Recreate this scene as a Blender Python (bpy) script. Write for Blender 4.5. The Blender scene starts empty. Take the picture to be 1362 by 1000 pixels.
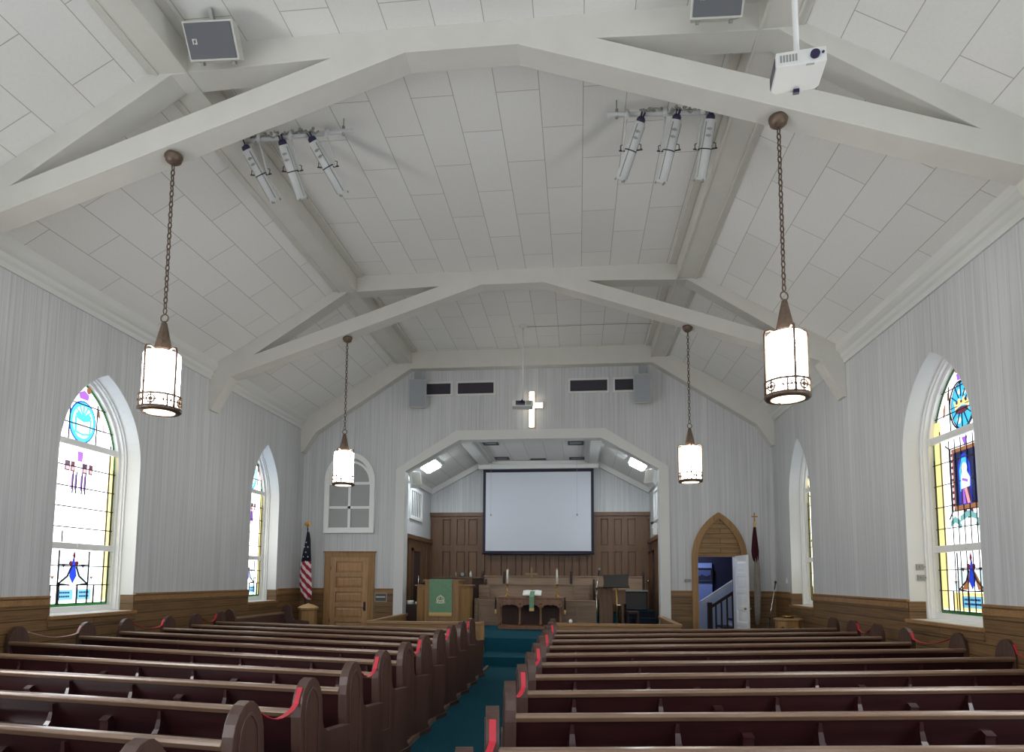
import bpy, bmesh, math, random
from mathutils import Vector, Matrix
from mathutils.geometry import tessellate_polygon
random.seed(7)
PI = math.pi
SC = bpy.context.scene
COL = SC.collection

# ------------------------------------------------------------------ helpers
def lin(r, g, b):
    f = lambda c: (c/255/12.92 if c/255 <= .04045 else ((c/255+.055)/1.055)**2.4)
    return (f(r), f(g), f(b), 1)

class MB:
    """collects geometry, then links it as one mesh object"""
    def __init__(s):
        s.v = []; s.f = []; s.m = []; s.sm = []; s.uv = {}; s.mi = 0; s.X = None
    def _add(s, vs):
        n = len(s.v)
        for p in vs:
            p = Vector(p)
            s.v.append(s.X @ p if s.X else p)
        return n
    def face(s, idx, smooth=False):
        s.f.append(tuple(idx)); s.m.append(s.mi); s.sm.append(smooth)
    def poly(s, pts, uv=None):
        n = s._add(pts); s.face(range(n, n+len(pts)))
        if uv: s.uv[len(s.f)-1] = uv
        return s
    def box(s, x0, x1, y0, y1, z0, z1):
        n = s._add([(x, y, z) for x in (x0, x1) for y in (y0, y1) for z in (z0, z1)])
        for q in ((0,1,3,2),(4,6,7,5),(0,4,5,1),(2,3,7,6),(0,2,6,4),(1,5,7,3)):
            s.face([n+i for i in q])
        return s
    def prism(s, pts, fn, d0, d1, holes=(), caps=(1, 1)):
        """2-D outline (with holes) mapped by fn(a,b,d), filled at d0 and d1 and joined"""
        loops = [list(pts)]+[list(h) for h in holes]
        flat = [p for l in loops for p in l]
        tris = tessellate_polygon([[Vector((p[0], p[1], 0)) for p in l] for l in loops])
        n0 = s._add([fn(p[0], p[1], d0) for p in flat]); n1 = s._add([fn(p[0], p[1], d1) for p in flat])
        if len(loops) == 1 and len(pts) == 4:
            if caps[0]: s.face([n0+i for i in (0,1,2,3)])
            if caps[1]: s.face([n1+i for i in (3,2,1,0)])
        else:
            for t in tris:
                if caps[0]: s.face([n0+i for i in t])
                if caps[1]: s.face([n1+i for i in reversed(t)])
        k = 0
        for l in loops:
            m = len(l)
            for i in range(m):
                j = (i+1) % m
                s.face((n0+k+i, n0+k+j, n1+k+j, n1+k+i))
            k += m
        return s
    def ring(s, a, b, fn, d0, d1, closed=True):
        """band between two outlines of equal length, from depth d0 to d1"""
        m = len(a)
        A0 = s._add([fn(p[0], p[1], d0) for p in a]); B0 = s._add([fn(p[0], p[1], d0) for p in b])
        A1 = s._add([fn(p[0], p[1], d1) for p in a]); B1 = s._add([fn(p[0], p[1], d1) for p in b])
        for i in range(m if closed else m-1):
            j = (i+1) % m
            s.face((A0+i, A0+j, B0+j, B0+i)); s.face((A1+i, B1+i, B1+j, A1+j))
            s.face((A0+i, A1+i, A1+j, A0+j)); s.face((B0+i, B0+j, B1+j, B1+i))
        if not closed:
            for i in (0, m-1): s.face((A0+i, B0+i, B1+i, A1+i))
        return s
    def tube(s, pts, r, n=8, closed=False, flat=None):
        pts = [Vector(p) for p in pts]; m = len(pts); rows = []
        rr = r if isinstance(r, (list, tuple)) else [r]*m
        up = None
        for i, p in enumerate(pts):
            if closed: t = pts[(i+1) % m]-pts[i-1]
            else: t = pts[min(i+1, m-1)]-pts[max(i-1, 0)]
            t.normalize()
            if up is None:
                up = Vector((0,0,1)) if abs(t.z) < .9 else Vector((1,0,0))
            a = t.cross(up)
            if a.length < 1e-5: a = t.orthogonal()
            a.normalize(); b = a.cross(t).normalized(); up = b
            q = []
            for k in range(n):
                an = 2*PI*k/n+PI/n
                q.append(p+a*math.cos(an)*rr[i]+b*math.sin(an)*rr[i])
            rows.append(s._add(q))
        for i in range(m if closed else m-1):
            A, B = rows[i], rows[(i+1) % m]
            for k in range(n):
                l = (k+1) % n
                s.face((A+k, A+l, B+l, B+k), n > 4)
        if not closed:
            s.face([rows[0]+k for k in range(n)][::-1]); s.face([rows[-1]+k for k in range(n)])
        return s
    def lathe(s, prof, c=(0,0,0), n=24, R=None, caps=True, ph=0):
        """profile of (radius, height) turned about z at c (R turns the axis)"""
        R = R or Matrix.Identity(3); c = Vector(c); rows = []
        for r, z in prof:
            rows.append(s._add([c+R @ Vector((r*math.cos(2*PI*k/n+ph), r*math.sin(2*PI*k/n+ph), z)) for k in range(n)]))
        for A, B in zip(rows, rows[1:]):
            for k in range(n):
                l = (k+1) % n
                s.face((A+k, A+l, B+l, B+k), n > 10)
        if caps:
            s.face([rows[0]+k for k in range(n)][::-1]); s.face([rows[-1]+k for k in range(n)])
        return s
    def ball(s, c, r, n=14, sz=1):
        prof = [(max(r*math.sin(PI*i/8), 1e-4), -r*sz*math.cos(PI*i/8)) for i in range(9)]
        return s.lathe(prof, c, n)
    def strap(s, pts, w, t, wdir):
        """flat band whose width always lies along wdir"""
        pts = [Vector(p) for p in pts]; wd = Vector(wdir).normalized(); rows = []
        for i, p in enumerate(pts):
            tg = (pts[min(i+1, len(pts)-1)]-pts[max(i-1, 0)]).normalized(); sd = tg.cross(wd).normalized()
            rows.append(s._add([p+wd*w/2+sd*t/2, p+wd*w/2-sd*t/2, p-wd*w/2-sd*t/2, p-wd*w/2+sd*t/2]))
        for A, B in zip(rows, rows[1:]):
            for k in range(4): l = (k+1) % 4; s.face((A+k, A+l, B+l, B+k))
        s.face([rows[0]+k for k in range(4)]); s.face([rows[-1]+k for k in range(4)][::-1])
        return s
    def strip(s, pts, w, t, side):
        """flat band swept along pts; side = unit vector across its thickness"""
        pts = [Vector(p) for p in pts]; side = Vector(side).normalized(); rows = []
        for i, p in enumerate(pts):
            tg = (pts[min(i+1, len(pts)-1)]-pts[max(i-1, 0)]).normalized()
            wd = tg.cross(side).normalized()
            rows.append(s._add([p+wd*w/2+side*t/2, p+wd*w/2-side*t/2, p-wd*w/2-side*t/2, p-wd*w/2+side*t/2]))
        for A, B in zip(rows, rows[1:]):
            for k in range(4):
                l = (k+1) % 4
                s.face((A+k, A+l, B+l, B+k))
        s.face([rows[0]+k for k in range(4)]); s.face([rows[-1]+k for k in range(4)][::-1])
        return s
    def build(s, name, mats, parent=None, bevel=0, loc=None):
        me = bpy.data.meshes.new(name)
        me.from_pydata([tuple(p) for p in s.v], [], s.f)
        mats = mats if isinstance(mats, (list, tuple)) else [mats]
        for m in mats: me.materials.append(m)
        me.polygons.foreach_set('material_index', s.m)
        if s.uv:
            l = me.uv_layers.new(name='UVMap')
            for fi, uv in s.uv.items():
                for k, li in enumerate(me.polygons[fi].loop_indices): l.data[li].uv = uv[k]
        me.polygons.foreach_set('use_smooth', s.sm)
        if not s.uv:
            bm = bmesh.new(); bm.from_mesh(me)
            bmesh.ops.recalc_face_normals(bm, faces=bm.faces)
            bm.to_mesh(me); bm.free()
        me.update()
        o = bpy.data.objects.new(name, me); COL.objects.link(o)
        if parent: o.parent = parent
        if loc: o.location = loc
        if bevel:
            b = o.modifiers.new('edge', 'BEVEL'); b.width = bevel; b.segments = 2
            b.limit_method = 'ANGLE'; b.angle_limit = math.radians(40)
        return o

def tag(o, label, cat, group=None, kind=None):
    o['label'] = label; o['category'] = cat
    if group: o['group'] = group
    if kind: o['kind'] = kind
    return o
def thing(name, label, cat, loc=(0,0,0), rz=0, group=None, kind=None):
    o = bpy.data.objects.new(name, None); COL.objects.link(o)
    o.empty_display_size = .1
    o.location = loc; o.rotation_euler = (0, 0, rz)
    return tag(o, label, cat, group, kind)
def dup(root, loc, rz=0, label=None, group=None):
    r = root.copy(); COL.objects.link(r); r.location = loc; r.rotation_euler = (0, 0, rz)
    if label: r['label'] = label
    if group: r['group'] = group
    for ch in list(root.children):
        c = ch.copy(); COL.objects.link(c); c.parent = r
        for g in list(ch.children):
            d = g.copy(); COL.objects.link(d); d.parent = c
    return r
def struct(name, mb, mats, label, cat, bevel=0):
    return tag(mb.build(name, mats, None, bevel), label, cat, kind='structure')

XZ = lambda y_sign=1: (lambda a, b, d: (a, d, b))
fXZ = lambda a, b, d: (a, d, b)          # outline in x,z ; depth along y
fYZ = lambda a, b, d: (d, a, b)          # outline in y,z ; depth along x
fXY = lambda a, b, d: (a, b, d)
def circ(cx, cy, r, n=24, ry=None, a0=0, a1=2*PI):
    ry = ry or r
    return [(cx+r*math.cos(a0+(a1-a0)*i/n), cy+ry*math.sin(a0+(a1-a0)*i/n)) for i in range(n)]
def arch(a0, a1, zb, zs, za, ins=0, insb=0, n=12):
    """pointed-arch outline, same point count whatever the inset"""
    w = a1-a0; h = za-zs; R = (w*w/4+h*h)/w; r = R-ins; ac = (a0+a1)/2
    zap = math.sqrt(max(r*r-(ac-a0-R)**2, 1e-6)); th = math.atan2(zap, ac-a0-R)
    L = [(a0+ins, zb+insb)]
    for i in range(n+1):
        t = PI+(th-PI)*i/n
        L.append((a0+R+r*math.cos(t), zs+r*math.sin(t)))
    return L+[(2*ac-a, z) for a, z in L[:-1]][::-1]

# ------------------------------------------------------------------ materials
def mat(name, col, rough=.5, metal=0, emit=None, es=0, spec=None):
    m = bpy.data.materials.new(name); m.use_nodes = True
    b = m.node_tree.nodes['Principled BSDF']
    b.inputs['Base Color'].default_value = col if len(col) == 4 else (*col, 1)
    b.inputs['Roughness'].default_value = rough; b.inputs['Metallic'].default_value = metal
    if spec is not None: b.inputs['Specular IOR Level'].default_value = spec
    if emit:
        b.inputs['Emission Color'].default_value = emit if len(emit) == 4 else (*emit, 1)
        b.inputs['Emission Strength'].default_value = es
    return m
class NT:
    def __init__(s, m):
        s.t = m.node_tree; s.b = s.t.nodes['Principled BSDF']
    def n(s, kind, **k):
        o = s.t.nodes.new(kind)
        for a, v in k.items():
            if a.startswith('i_'): o.inputs[a[2:].replace('_', ' ')].default_value = v
            else: setattr(o, a, v)
        return o
    def l(s, a, b): s.t.links.new(a, b)
    def ramp(s, fac, stops):
        r = s.n('ShaderNodeValToRGB'); e = r.color_ramp.elements
        while len(e) < len(stops): e.new(.5)
        for x, (p, c) in zip(e, stops): x.position = p; x.color = c
        s.l(fac, r.inputs[0]); return r.outputs[0]
    def mix(s, f, a, b, mode='MIX'):
        m = s.n('ShaderNodeMix', data_type='RGBA', blend_type=mode)
        for sock, v in ((m.inputs[0], f), (m.inputs[6], a), (m.inputs[7], b)):
            if hasattr(v, 'is_linked') or hasattr(v, 'links'): s.l(v, sock)
            else: sock.default_value = v
        return m.outputs[2]
    def bump(s, h, st, dist=.01):
        b = s.n('ShaderNodeBump'); b.inputs['Strength'].default_value = st; b.inputs['Distance'].default_value = dist
        s.l(h, b.inputs['Height']); s.l(b.outputs[0], s.b.inputs['Normal'])
    def coord(s, which='Object', scale=(1,1,1), loc=(0,0,0), rot=(0,0,0)):
        c = s.n('ShaderNodeTexCoord'); m = s.n('ShaderNodeMapping')
        m.inputs['Scale'].default_value = scale; m.inputs['Location'].default_value = loc; m.inputs['Rotation'].default_value = rot
        s.l(c.outputs[which], m.inputs[0]); return m.outputs[0]
    def noise(s, vec, scale, detail=4, rough=.55):
        x = s.n('ShaderNodeTexNoise'); x.inputs['Scale'].default_value = scale; x.inputs['Detail'].default_value = detail
        x.inputs['Roughness'].default_value = rough; s.l(vec, x.inputs['Vector']); return x.outputs[0]
    def swiz(s, order):
        """object coordinates re-ordered, e.g. 'zt' -> (z, x+y, 0)"""
        c = s.n('ShaderNodeTexCoord'); sp = s.n('ShaderNodeSeparateXYZ'); s.l(c.outputs['Object'], sp.inputs[0])
        ad = s.n('ShaderNodeMath', operation='ADD'); s.l(sp.outputs[0], ad.inputs[0]); s.l(sp.outputs[1], ad.inputs[1])
        d = {'x': sp.outputs[0], 'y': sp.outputs[1], 'z': sp.outputs[2], 't': ad.outputs[0]}
        cb = s.n('ShaderNodeCombineXYZ')
        for i, ch in enumerate(order): s.l(d[ch], cb.inputs[i])
        return cb.outputs[0]
    def scaled(s, vec, sc):
        m = s.n('ShaderNodeMapping'); m.inputs['Scale'].default_value = sc; s.l(vec, m.inputs[0]); return m.outputs[0]

def wood(name, dark, light, grain=(2, 30, 30), rough=.4, contrast=1.0, bump=.08, coat=0):
    m = mat(name, light, rough); t = NT(m)
    v = t.coord('Object', grain)
    a = t.noise(v, 1.0, 6, .62); b = t.noise(t.coord('Object', tuple(g*.18 for g in grain)), 1, 3)
    f = t.n('ShaderNodeMath', operation='MULTIPLY_ADD'); t.l(b, f.inputs[0]); f.inputs[1].default_value = .7; t.l(a, f.inputs[2])
    c = t.ramp(f.outputs[0], [(.55-.2*contrast, dark), (.85, light), (1.05 if False else 1.0, tuple(min(1, x*1.15) for x in light[:3])+(1,))])
    t.l(c, t.b.inputs['Base Color']); t.bump(a, bump, .004)
    if coat: t.b.inputs['Coat Weight'].default_value = coat; t.b.inputs['Coat Roughness'].default_value = .2
    return m
def boards(name, order, row, dark, light, groove, streak, rough=.6, gsize=.006, gdepth=.5):
    """tongue-and-groove boarding: order[0] runs along the board, order[1] across it"""
    m = mat(name, light, rough); t = NT(m); v = t.swiz(order)
    br = t.n('ShaderNodeTexBrick'); br.offset = .5
    for k, x in (('Scale', 1), ('Brick Width', 60), ('Row Height', row), ('Mortar Size', gsize), ('Mortar Smooth', .3), ('Bias', 0)):
        br.inputs[k].default_value = x
    t.l(v, br.inputs['Vector'])
    br.inputs['Color1'].default_value = (0,0,0,1); br.inputs['Color2'].default_value = (1,1,1,1); br.inputs['Mortar'].default_value = (.5,.5,.5,1)
    st = t.noise(t.scaled(v, streak), 1, 5, .65)
    big = t.noise(v, .5, 2)
    c = t.ramp(st, [(.3, dark), (.58, light)])
    tone = t.mix(.10, c, br.outputs['Color'], 'SOFT_LIGHT')
    tone = t.mix(.12, tone, big, 'SOFT_LIGHT')
    c = t.mix(br.outputs['Fac'], tone, groove); t.l(c, t.b.inputs['Base Color'])
    inv = t.n('ShaderNodeMath', operation='SUBTRACT'); inv.inputs[0].default_value = 1; t.l(br.outputs['Fac'], inv.inputs[1])
    t.bump(inv.outputs[0], gdepth, .006)
    return m
def ceiling_tiles(name):
    m = mat(name, (.6,.6,.58,1), .8); t = NT(m)
    c = t.n('ShaderNodeTexCoord')
    br = t.n('ShaderNodeTexBrick'); br.offset = .5
    for k, x in (('Scale', 1), ('Brick Width', 1.4), ('Row Height', .549), ('Mortar Size', .0055), ('Mortar Smooth', .2), ('Bias', 0)):
        br.inputs[k].default_value = x
    t.l(c.outputs['UV'], br.inputs['Vector'])
    br.inputs['Color1'].default_value = (.73,.725,.70,1); br.inputs['Color2'].default_value = (.775,.77,.75,1); br.inputs['Mortar'].default_value = (.42,.40,.36,1)
    n = t.noise(c.outputs['UV'], 26, 3, .7); d = t.noise(c.outputs['UV'], .35, 2)
    x = t.mix(.22, br.outputs['Color'], n, 'SOFT_LIGHT'); x = t.mix(.22, x, d, 'SOFT_LIGHT')
    t.l(x, t.b.inputs['Base Color'])
    inv = t.n('ShaderNodeMath', operation='SUBTRACT'); inv.inputs[0].default_value = 1; t.l(br.outputs['Fac'], inv.inputs[1])
    t.bump(inv.outputs[0], .4, .006)
    return m
def carpet(name):
    m = mat(name, (.01,.05,.09,1), .95, spec=.1); t = NT(m); v = t.coord('Object')
    a = t.noise(v, 90, 2); b = t.noise(v, 1.2, 3)
    c = t.ramp(a, [(.3, lin(6, 36, 52)), (.7, lin(30, 94, 110))])
    c = t.mix(.2, c, b, 'SOFT_LIGHT'); t.l(c, t.b.inputs['Base Color']); t.bump(a, .5, .006)
    return m

WHITE = mat('white_paint', lin(214, 215, 212), .45)
BRIGHT = mat('white_gloss_paint', lin(235, 236, 234), .35)
BEAM = None
WALLM = boards('whitewashed_boards', 'zt', .21, lin(182, 184, 186), lin(204, 206, 207), lin(168, 170, 171), (.35, 22, 1), .6, .0035, .12)
WAINM = boards('oak_wainscot_boards', 'tz', .155, lin(84, 60, 34), lin(122, 92, 57), lin(46, 32, 20), (1.2, 40, 1), .5, .006, .6)
TYMP = boards('oak_tympanum_boards', 'tz', .125, lin(104, 78, 44), lin(146, 114, 70), lin(60, 42, 24), (1.5, 40, 1), .5, .006, .6)
CEIL = ceiling_tiles('ceiling_tiles')
CARPET = carpet('teal_carpet')
PEW = wood('dark_pew_wood', lin(26, 9, 13), lin(54, 25, 26), (2.2, 34, 34), .32, 1, .05, .2)
PEWV = wood('dark_pew_end_wood', lin(32, 17, 15), lin(72, 49, 41), (34, 34, 2.2), .42, 1, .05, .1)
PEWT = wood('worn_pew_rail_wood', lin(70, 50, 39), lin(122, 95, 74), (2.2, 34, 34), .3, 1, .05, .3)  # highlight along the pew tops put into a paler wood colour
OAK = wood('honey_oak', lin(100, 72, 40), lin(146, 110, 66), (24, 24, 1.8), .45)
OAKH = wood('honey_oak_lengthwise', lin(102, 72, 42), lin(146, 110, 70), (1.8, 24, 24), .45)
DOORW = wood('panel_door_oak', lin(120, 84, 52), lin(166, 128, 88), (22, 22, 1.6), .45)
BROWN = wood('chancel_brown_oak', lin(56, 36, 23), lin(102, 72, 48), (26, 26, 1.8), .45)
BROWNH = wood('choir_bench_oak', lin(92, 68, 48), lin(134, 108, 84), (1.8, 26, 26), .4)
TABLEW = wood('communion_table_wood', lin(70, 42, 28), lin(122, 84, 58), (20, 20, 2.2), .4)
DARKW = wood('very_dark_wood', lin(26, 16, 15), lin(52, 32, 28), (20, 20, 2), .75)
LEAD = mat('lead_came', (.012,.012,.012,1), .5, .3)
BRASS = mat('aged_brass', lin(176, 140, 76), .3, 1)
CROSSB = mat('dull_brass', lin(136, 118, 84), .55, .6)
BRONZE = wood('antique_bronze', lin(46, 37, 31), lin(100, 84, 72), (30, 30, 30), .45); BRONZE.node_tree.nodes['Principled BSDF'].inputs['Metallic'].default_value = .45
BLACK = mat('black_plastic', (.012,.012,.014,1), .4)
NAVY = mat('navy_fabric', lin(16, 18, 40), .8)
GREYM = mat('grey_grille_cloth', lin(150, 155, 160), .8)
DGREY = mat('dark_grey_grille', lin(98, 100, 104), .85)
CABINET = mat('white_cabinet_shell', lin(196, 196, 188), .5)
SILVER = mat('painted_steel_tube', lin(200, 203, 203), .45, 0)
CLAMP = mat('clamp_steel', lin(150, 152, 146), .45, .5)
CHROME = mat('chrome', (.7,.7,.7,1), .15, 1)
PLUG = mat('violet_black_cap', lin(36, 28, 66), .4)
SCREENM = mat('projection_cloth', lin(204, 207, 216), .9)
PAPER = mat('white_paper', lin(240, 240, 236), .8)
WAX = mat('white_wax', lin(240, 238, 228), .5)
GREEN = None
GOLD = mat('gold_fringe', lin(206, 172, 110), .7)
RIBBON = mat('red_ribbon', lin(196, 44, 62), .5)
RIBBON_GLINT = mat('pale_ribbon', lin(226, 190, 192), .35)  # highlight on a red ribbon, put into its colour
VENT = mat('dark_vent_mesh', lin(66, 62, 72), .7)
CONTROL = mat('grey_fittings', lin(150, 150, 146), .5)
PANEGREY = mat('frosted_grey_pane', lin(160, 162, 162), .6)
HALL = mat('hall_paint', lin(120, 138, 190), .7)  # blue daylight on this part of the wall is put into its colour
HALLD = mat('hall_dark_paint', lin(24, 25, 52), .8)  # shade in the rest of the hall, put into the colour
LAMPGLASS = mat('lamp_opal_glass', (.9,.87,.8,1), .4, 0, (1, .94, .85), 9)
LAMPCUP = mat('lamp_lower_diffuser', (.85,.7,.45,1), .4, 0, (1, .80, .52), 1.6)
CROSSG = mat('cross_lit_acrylic', (1,.95,.85,1), .4, 0, (1, .93, .78), 3.2)
TUBE = mat('fluorescent_diffuser', (.9,.95,1,1), .4, 0, (.86, .95, 1), 20)

def fabric(name, c1, c2):
    m = mat(name, c2, .9, spec=.1); t = NT(m); v = t.coord('Object')
    t.l(t.ramp(t.noise(v, 60, 3), [(.3, c1), (.7, c2)]), t.b.inputs['Base Color']); return m
GREEN = fabric('green_brocade', lin(98, 138, 110), lin(132, 168, 138))
BEAM = mat('beam_white_paint', lin(206, 204, 197), .5)
t_ = NT(BEAM); v_ = t_.coord('Object')
t_.l(t_.mix(.18, lin(206, 204, 197), t_.noise(v_, 3, 4), 'SOFT_LIGHT'), t_.b.inputs['Base Color'])

# ------------------------------------------------------------------ setting: dimensions (metres; x across, y towards the chancel)
W = 6.24; YB = -6.0; YE = 17.2; ZC = 7.82; XK = 3.15; ZW = 6.01; HW = 1.39
ZP = .44                                    # platform
CX = 3.56; CY = 21.2                        # chancel half width, back wall
WIN = {1: (-1, 8.70, 10.50), 2: (-1, 14.37, 15.80), 3: (1, 8.66, 10.50), 4: (1, 14.55, 15.98), 5: (-1, 2.8, 4.55), 6: (1, 2.8, 4.55), 8: (-1, -3.05, -1.3), 9: (1, -3.05, -1.3)}
ZS0, ZSP, ZAP = 1.13, 3.55, 4.93
def ceil_z(x): return min(ZC, ZC-(abs(x)-XK)*(ZC-ZW)/(W-XK))

# floor and platform
struct('floor', MB().box(-W, W, YB, YE+.3, -.1, 0), CARPET, 'dark teal carpeted church floor running up the aisle', 'floor')
struct('floor_platform', MB().box(-3.34, 3.42, 14.0, YE+.3, 0, ZP).box(-CX, CX, YE+.3, CY, -.1, ZP), CARPET, 'raised chancel platform covered with teal carpet', 'platform')
struct('floor_step', MB().box(-.80, .92, 12.9, 14.0, 0, .17), CARPET, 'low teal carpeted step in front of the chancel platform', 'step')
# ceiling
c = MB()
def cq(p, uv): c.poly(p, uv)
cq([(-XK, YB, ZC), (-XK, YE, ZC), (XK, YE, ZC), (XK, YB, ZC)], [(YB, -XK-.26), (YE, -XK-.26), (YE, XK-.26), (YB, XK-.26)])
sl = math.hypot(W-XK, ZC-ZW)
cq([(XK, YB, ZC), (XK, YE, ZC), (W, YE, ZW), (W, YB, ZW)], [(YB, .1), (YE, .1), (YE, sl+.1), (YB, sl+.1)])
cq([(-W, YB, ZW), (-W, YE, ZW), (-XK, YE, ZC), (-XK, YB, ZC)], [(YB, sl+.3), (YE, sl+.3), (YE, .3), (YB, .3)])
c2 = [(-W, ZW), (-XK, ZC), (XK, ZC), (W, ZW), (W, ZW+.15), (XK+.04, ZC+.15), (-XK-.04, ZC+.15), (-W, ZW+.15)]
struct('ceiling', c, CEIL, 'white tiled church ceiling, flat in the middle and sloping to both walls', 'ceiling')
struct('ceiling_deck', MB().prism([(a, z+.012) for a, z in c2[:4]]+c2[4:], fXZ, YB, YE+.3), BEAM, 'roof deck lying over the tiled ceiling', 'roof')
# side walls with pointed openings
for s, nm in ((-1, 'left'), (1, 'right')):
    holes = [arch(y0, y1, ZS0, ZSP, ZAP) for k, (sd, y0, y1) in WIN.items() if sd == s]
    f = lambda a, b, d, s=s: (s*(W+d), a, b)
    struct('wall_'+nm, MB().prism([(YB, 0), (YE, 0), (YE, ZW+.1), (YB, ZW+.1)], f, 0, .44, holes), WALLM,
           'whitewashed boarded wall on the %s side' % ('flag and panelled door' if s < 0 else 'pointed doorway'), 'wall')
    # wainscot with notches at the windows
    ys = sorted((y0, y1) for k, (sd, y0, y1) in WIN.items() if sd == s)
    pts = [(YB, 0), (YE, 0), (YE, HW)]
    for y0, y1 in reversed(ys): pts += [(y1, HW), (y1, ZS0-.05), (y0, ZS0-.05), (y0, HW)]
    pts += [(YB, HW)]
    m = MB().prism(pts, f, -.025, .001)
    # jamb lining of the reveals, below wainscot height
    for y0, y1 in ys:
        for yy, e in ((y0, 1), (y1, -1)):
            m.box(*sorted((s*(W-.02), s*(W+.22))), *sorted((yy, yy+e*.02)), ZS0, HW)
    struct('trim_1' if s < 0 else 'trim_2', m, WAINM, 'brown horizontal board wainscot along the %s wall' % ('flag side' if s < 0 else 'pointed doorway side'), 'wainscot')
    cap = MB(); edges = [YB]+[v for y in ys for v in y]+[YE]
    for a, b in zip(edges[::2], edges[1::2]):
        cap.box(*sorted((s*(W-.045), s*W)), a, b, HW, HW+.03).box(*sorted((s*(W-.038), s*W)), a, b, HW-.10, HW-.02)
    struct('trim_3' if s < 0 else 'trim_4', cap, OAKH, 'oak cap rail on the %s wainscot' % ('flag side' if s < 0 else 'pointed doorway side'), 'trim')
    prof = [(0, 5.73), (-.03, 5.73), (-.04, 5.80), (-.075, 5.84), (-.085, 5.90), (-.12, 5.93), (-.16, 5.98), (-.16, 6.10), (0, 6.10)]
    struct('trim_5' if s < 0 else 'trim_6', MB().prism(prof, lambda a, b, d, s=s: (s*(W+a), d, b), YB, YE), WHITE,
           'white moulded cornice above the %s wall' % ('flag side' if s < 0 else 'pointed doorway side'), 'cornice')
# end wall, its chancel opening and pointed doorway
AIN = [(3.38, 0), (3.38, 4.57), (1.895, 5.42), (-1.895, 5.42), (-3.38, 4.57), (-3.38, 0)]
AOUT = [(3.62, 0), (3.62, 4.62), (1.99, 5.66), (-1.99, 5.66), (-3.62, 4.62), (-3.62, 0)]
out = [(-W, 0)]+AIN[::-1]+[(4.30, 0), (4.30, 2.31), (5.24, 2.31), (5.24, 0), (W, 0), (W, ZW+.1), (XK, ZC+.1), (-XK, ZC+.1), (-W, ZW+.1)]
struct('wall_front', MB().prism(out, fXZ, YE, YE+.25), WALLM, 'whitewashed boarded end wall around the chancel opening', 'wall')
struct('trim_7', MB().ring(AOUT, [(3.365, 0), (3.365, 4.56), (1.888, 5.405), (-1.888, 5.405), (-3.365, 4.56), (-3.365, 0)], fXZ, YE-.07, YE+.31, False), WHITE, 'white painted surround of the chancel opening', 'trim')
w = MB()
for a, b in ((-W, -5.56), (-4.14, -3.62), (3.62, 4.16), (5.54, W)):
    w.box(a, b, YE-.025, YE, 0, HW)
struct('trim_8', w, WAINM, 'brown horizontal board wainscot on the end wall', 'wainscot')
w = MB()
for a, b in ((-W, -5.56), (-4.14, -3.62), (3.62, 4.16), (5.54, W)):
    w.box(a, b, YE-.045, YE, HW, HW+.03).box(a, b, YE-.036, YE, HW-.1, HW-.02)
struct('trim_9', w, OAKH, 'oak cap rail on the end wall wainscot', 'trim')
# chancel shell
struct('wall_chancel_back', MB().box(-CX-.1, CX+.1, CY, CY+.1, 0, 5.7), WALLM, 'pale boarded back wall of the chancel behind the screen', 'wall')
for s, nm in ((-1, 'left'), (1, 'right')):
    struct('wall_chancel_'+nm, MB().box(*sorted((s*CX, s*(CX+.1))), YE+.25, CY, 0, 4.8), WALLM, 'pale side wall of the chancel on the %s side' % ('pulpit' if s < 0 else 'music stand'), 'wall')
c = MB()
for s in (-1, 1):
    q = [(s*1.9, YE+.2, 5.50), (s*1.9, CY, 5.50), (s*CX, CY, 4.60), (s*CX, YE+.2, 4.60)]
    c.poly(q if s > 0 else q[::-1], [(0, 0), (4, 0), (4, 1.9), (0, 1.9)] if s > 0 else [(0, 1.9), (4, 1.9), (4, 0), (0, 0)])
c.poly([(-1.9, YE+.2, 5.5), (-1.9, CY, 5.5), (1.9, CY, 5.5), (1.9, YE+.2, 5.5)], [(0, 0), (4, 0), (4, 3.8), (0, 3.8)])
struct('ceiling_chancel', c, CEIL, 'white tiled ceiling inside the chancel', 'ceiling')
c = MB()
for s in (-1, 1):
    c.box(*sorted((s*1.62, s*1.9)), YE+.3, CY, 5.36, 5.5).box(*sorted((s*1.5, s*1.62)), YE+.3, CY, 5.45, 5.5)
    c.prism([(s*1.9, 5.5), (s*CX, 4.6), (s*CX, 4.42), (s*1.9, 5.32)], fXZ, CY-.16, CY)
    c.box(*sorted((s*(CX-.06), s*CX)), YE+.3, CY, 4.45, 4.62)
c.box(-1.9, 1.9, CY-.25, CY, 5.28, 5.5)
struct('trim_10', c, WHITE, 'white cornice and beams around the chancel ceiling', 'trim')
# chancel panelling: stiles, rails and sunk panels
p = MB(); p.box(-CX, CX, CY-.006, CY, ZP, 3.74)
p.box(-CX, CX, CY-.15, CY, 3.72, 3.84); p.box(-CX, CX, CY-.097, CY, 3.62, 3.72)
p.box(-CX, CX, CY-.097, CY, 2.57, 2.77)
xs = [-3.5, -3.13, -2.87, -2.67, -2.39, -2.28, -1.99, -1.75, -1.52, -1.21, -1.0, -.74, -.52, -.28, -.06, .17, .38, .64, .85, 1.07, 1.32, 1.55, 1.72, 2.0, 2.23, 2.42, 2.66, 2.84, 3.09, 3.5]
for a, b in zip(xs[::2], xs[1::2]): p.box(a, b, CY-.09, CY, ZP, 3.63)
for a, b in zip(xs[1:-1:2], xs[2::2]):
    for z0, z1 in ((ZP+.1, 2.57), (2.77, 3.62)): p.box(a+.028, b-.028, CY-.075, CY-.02, z0+.03, z1-.03)
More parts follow.
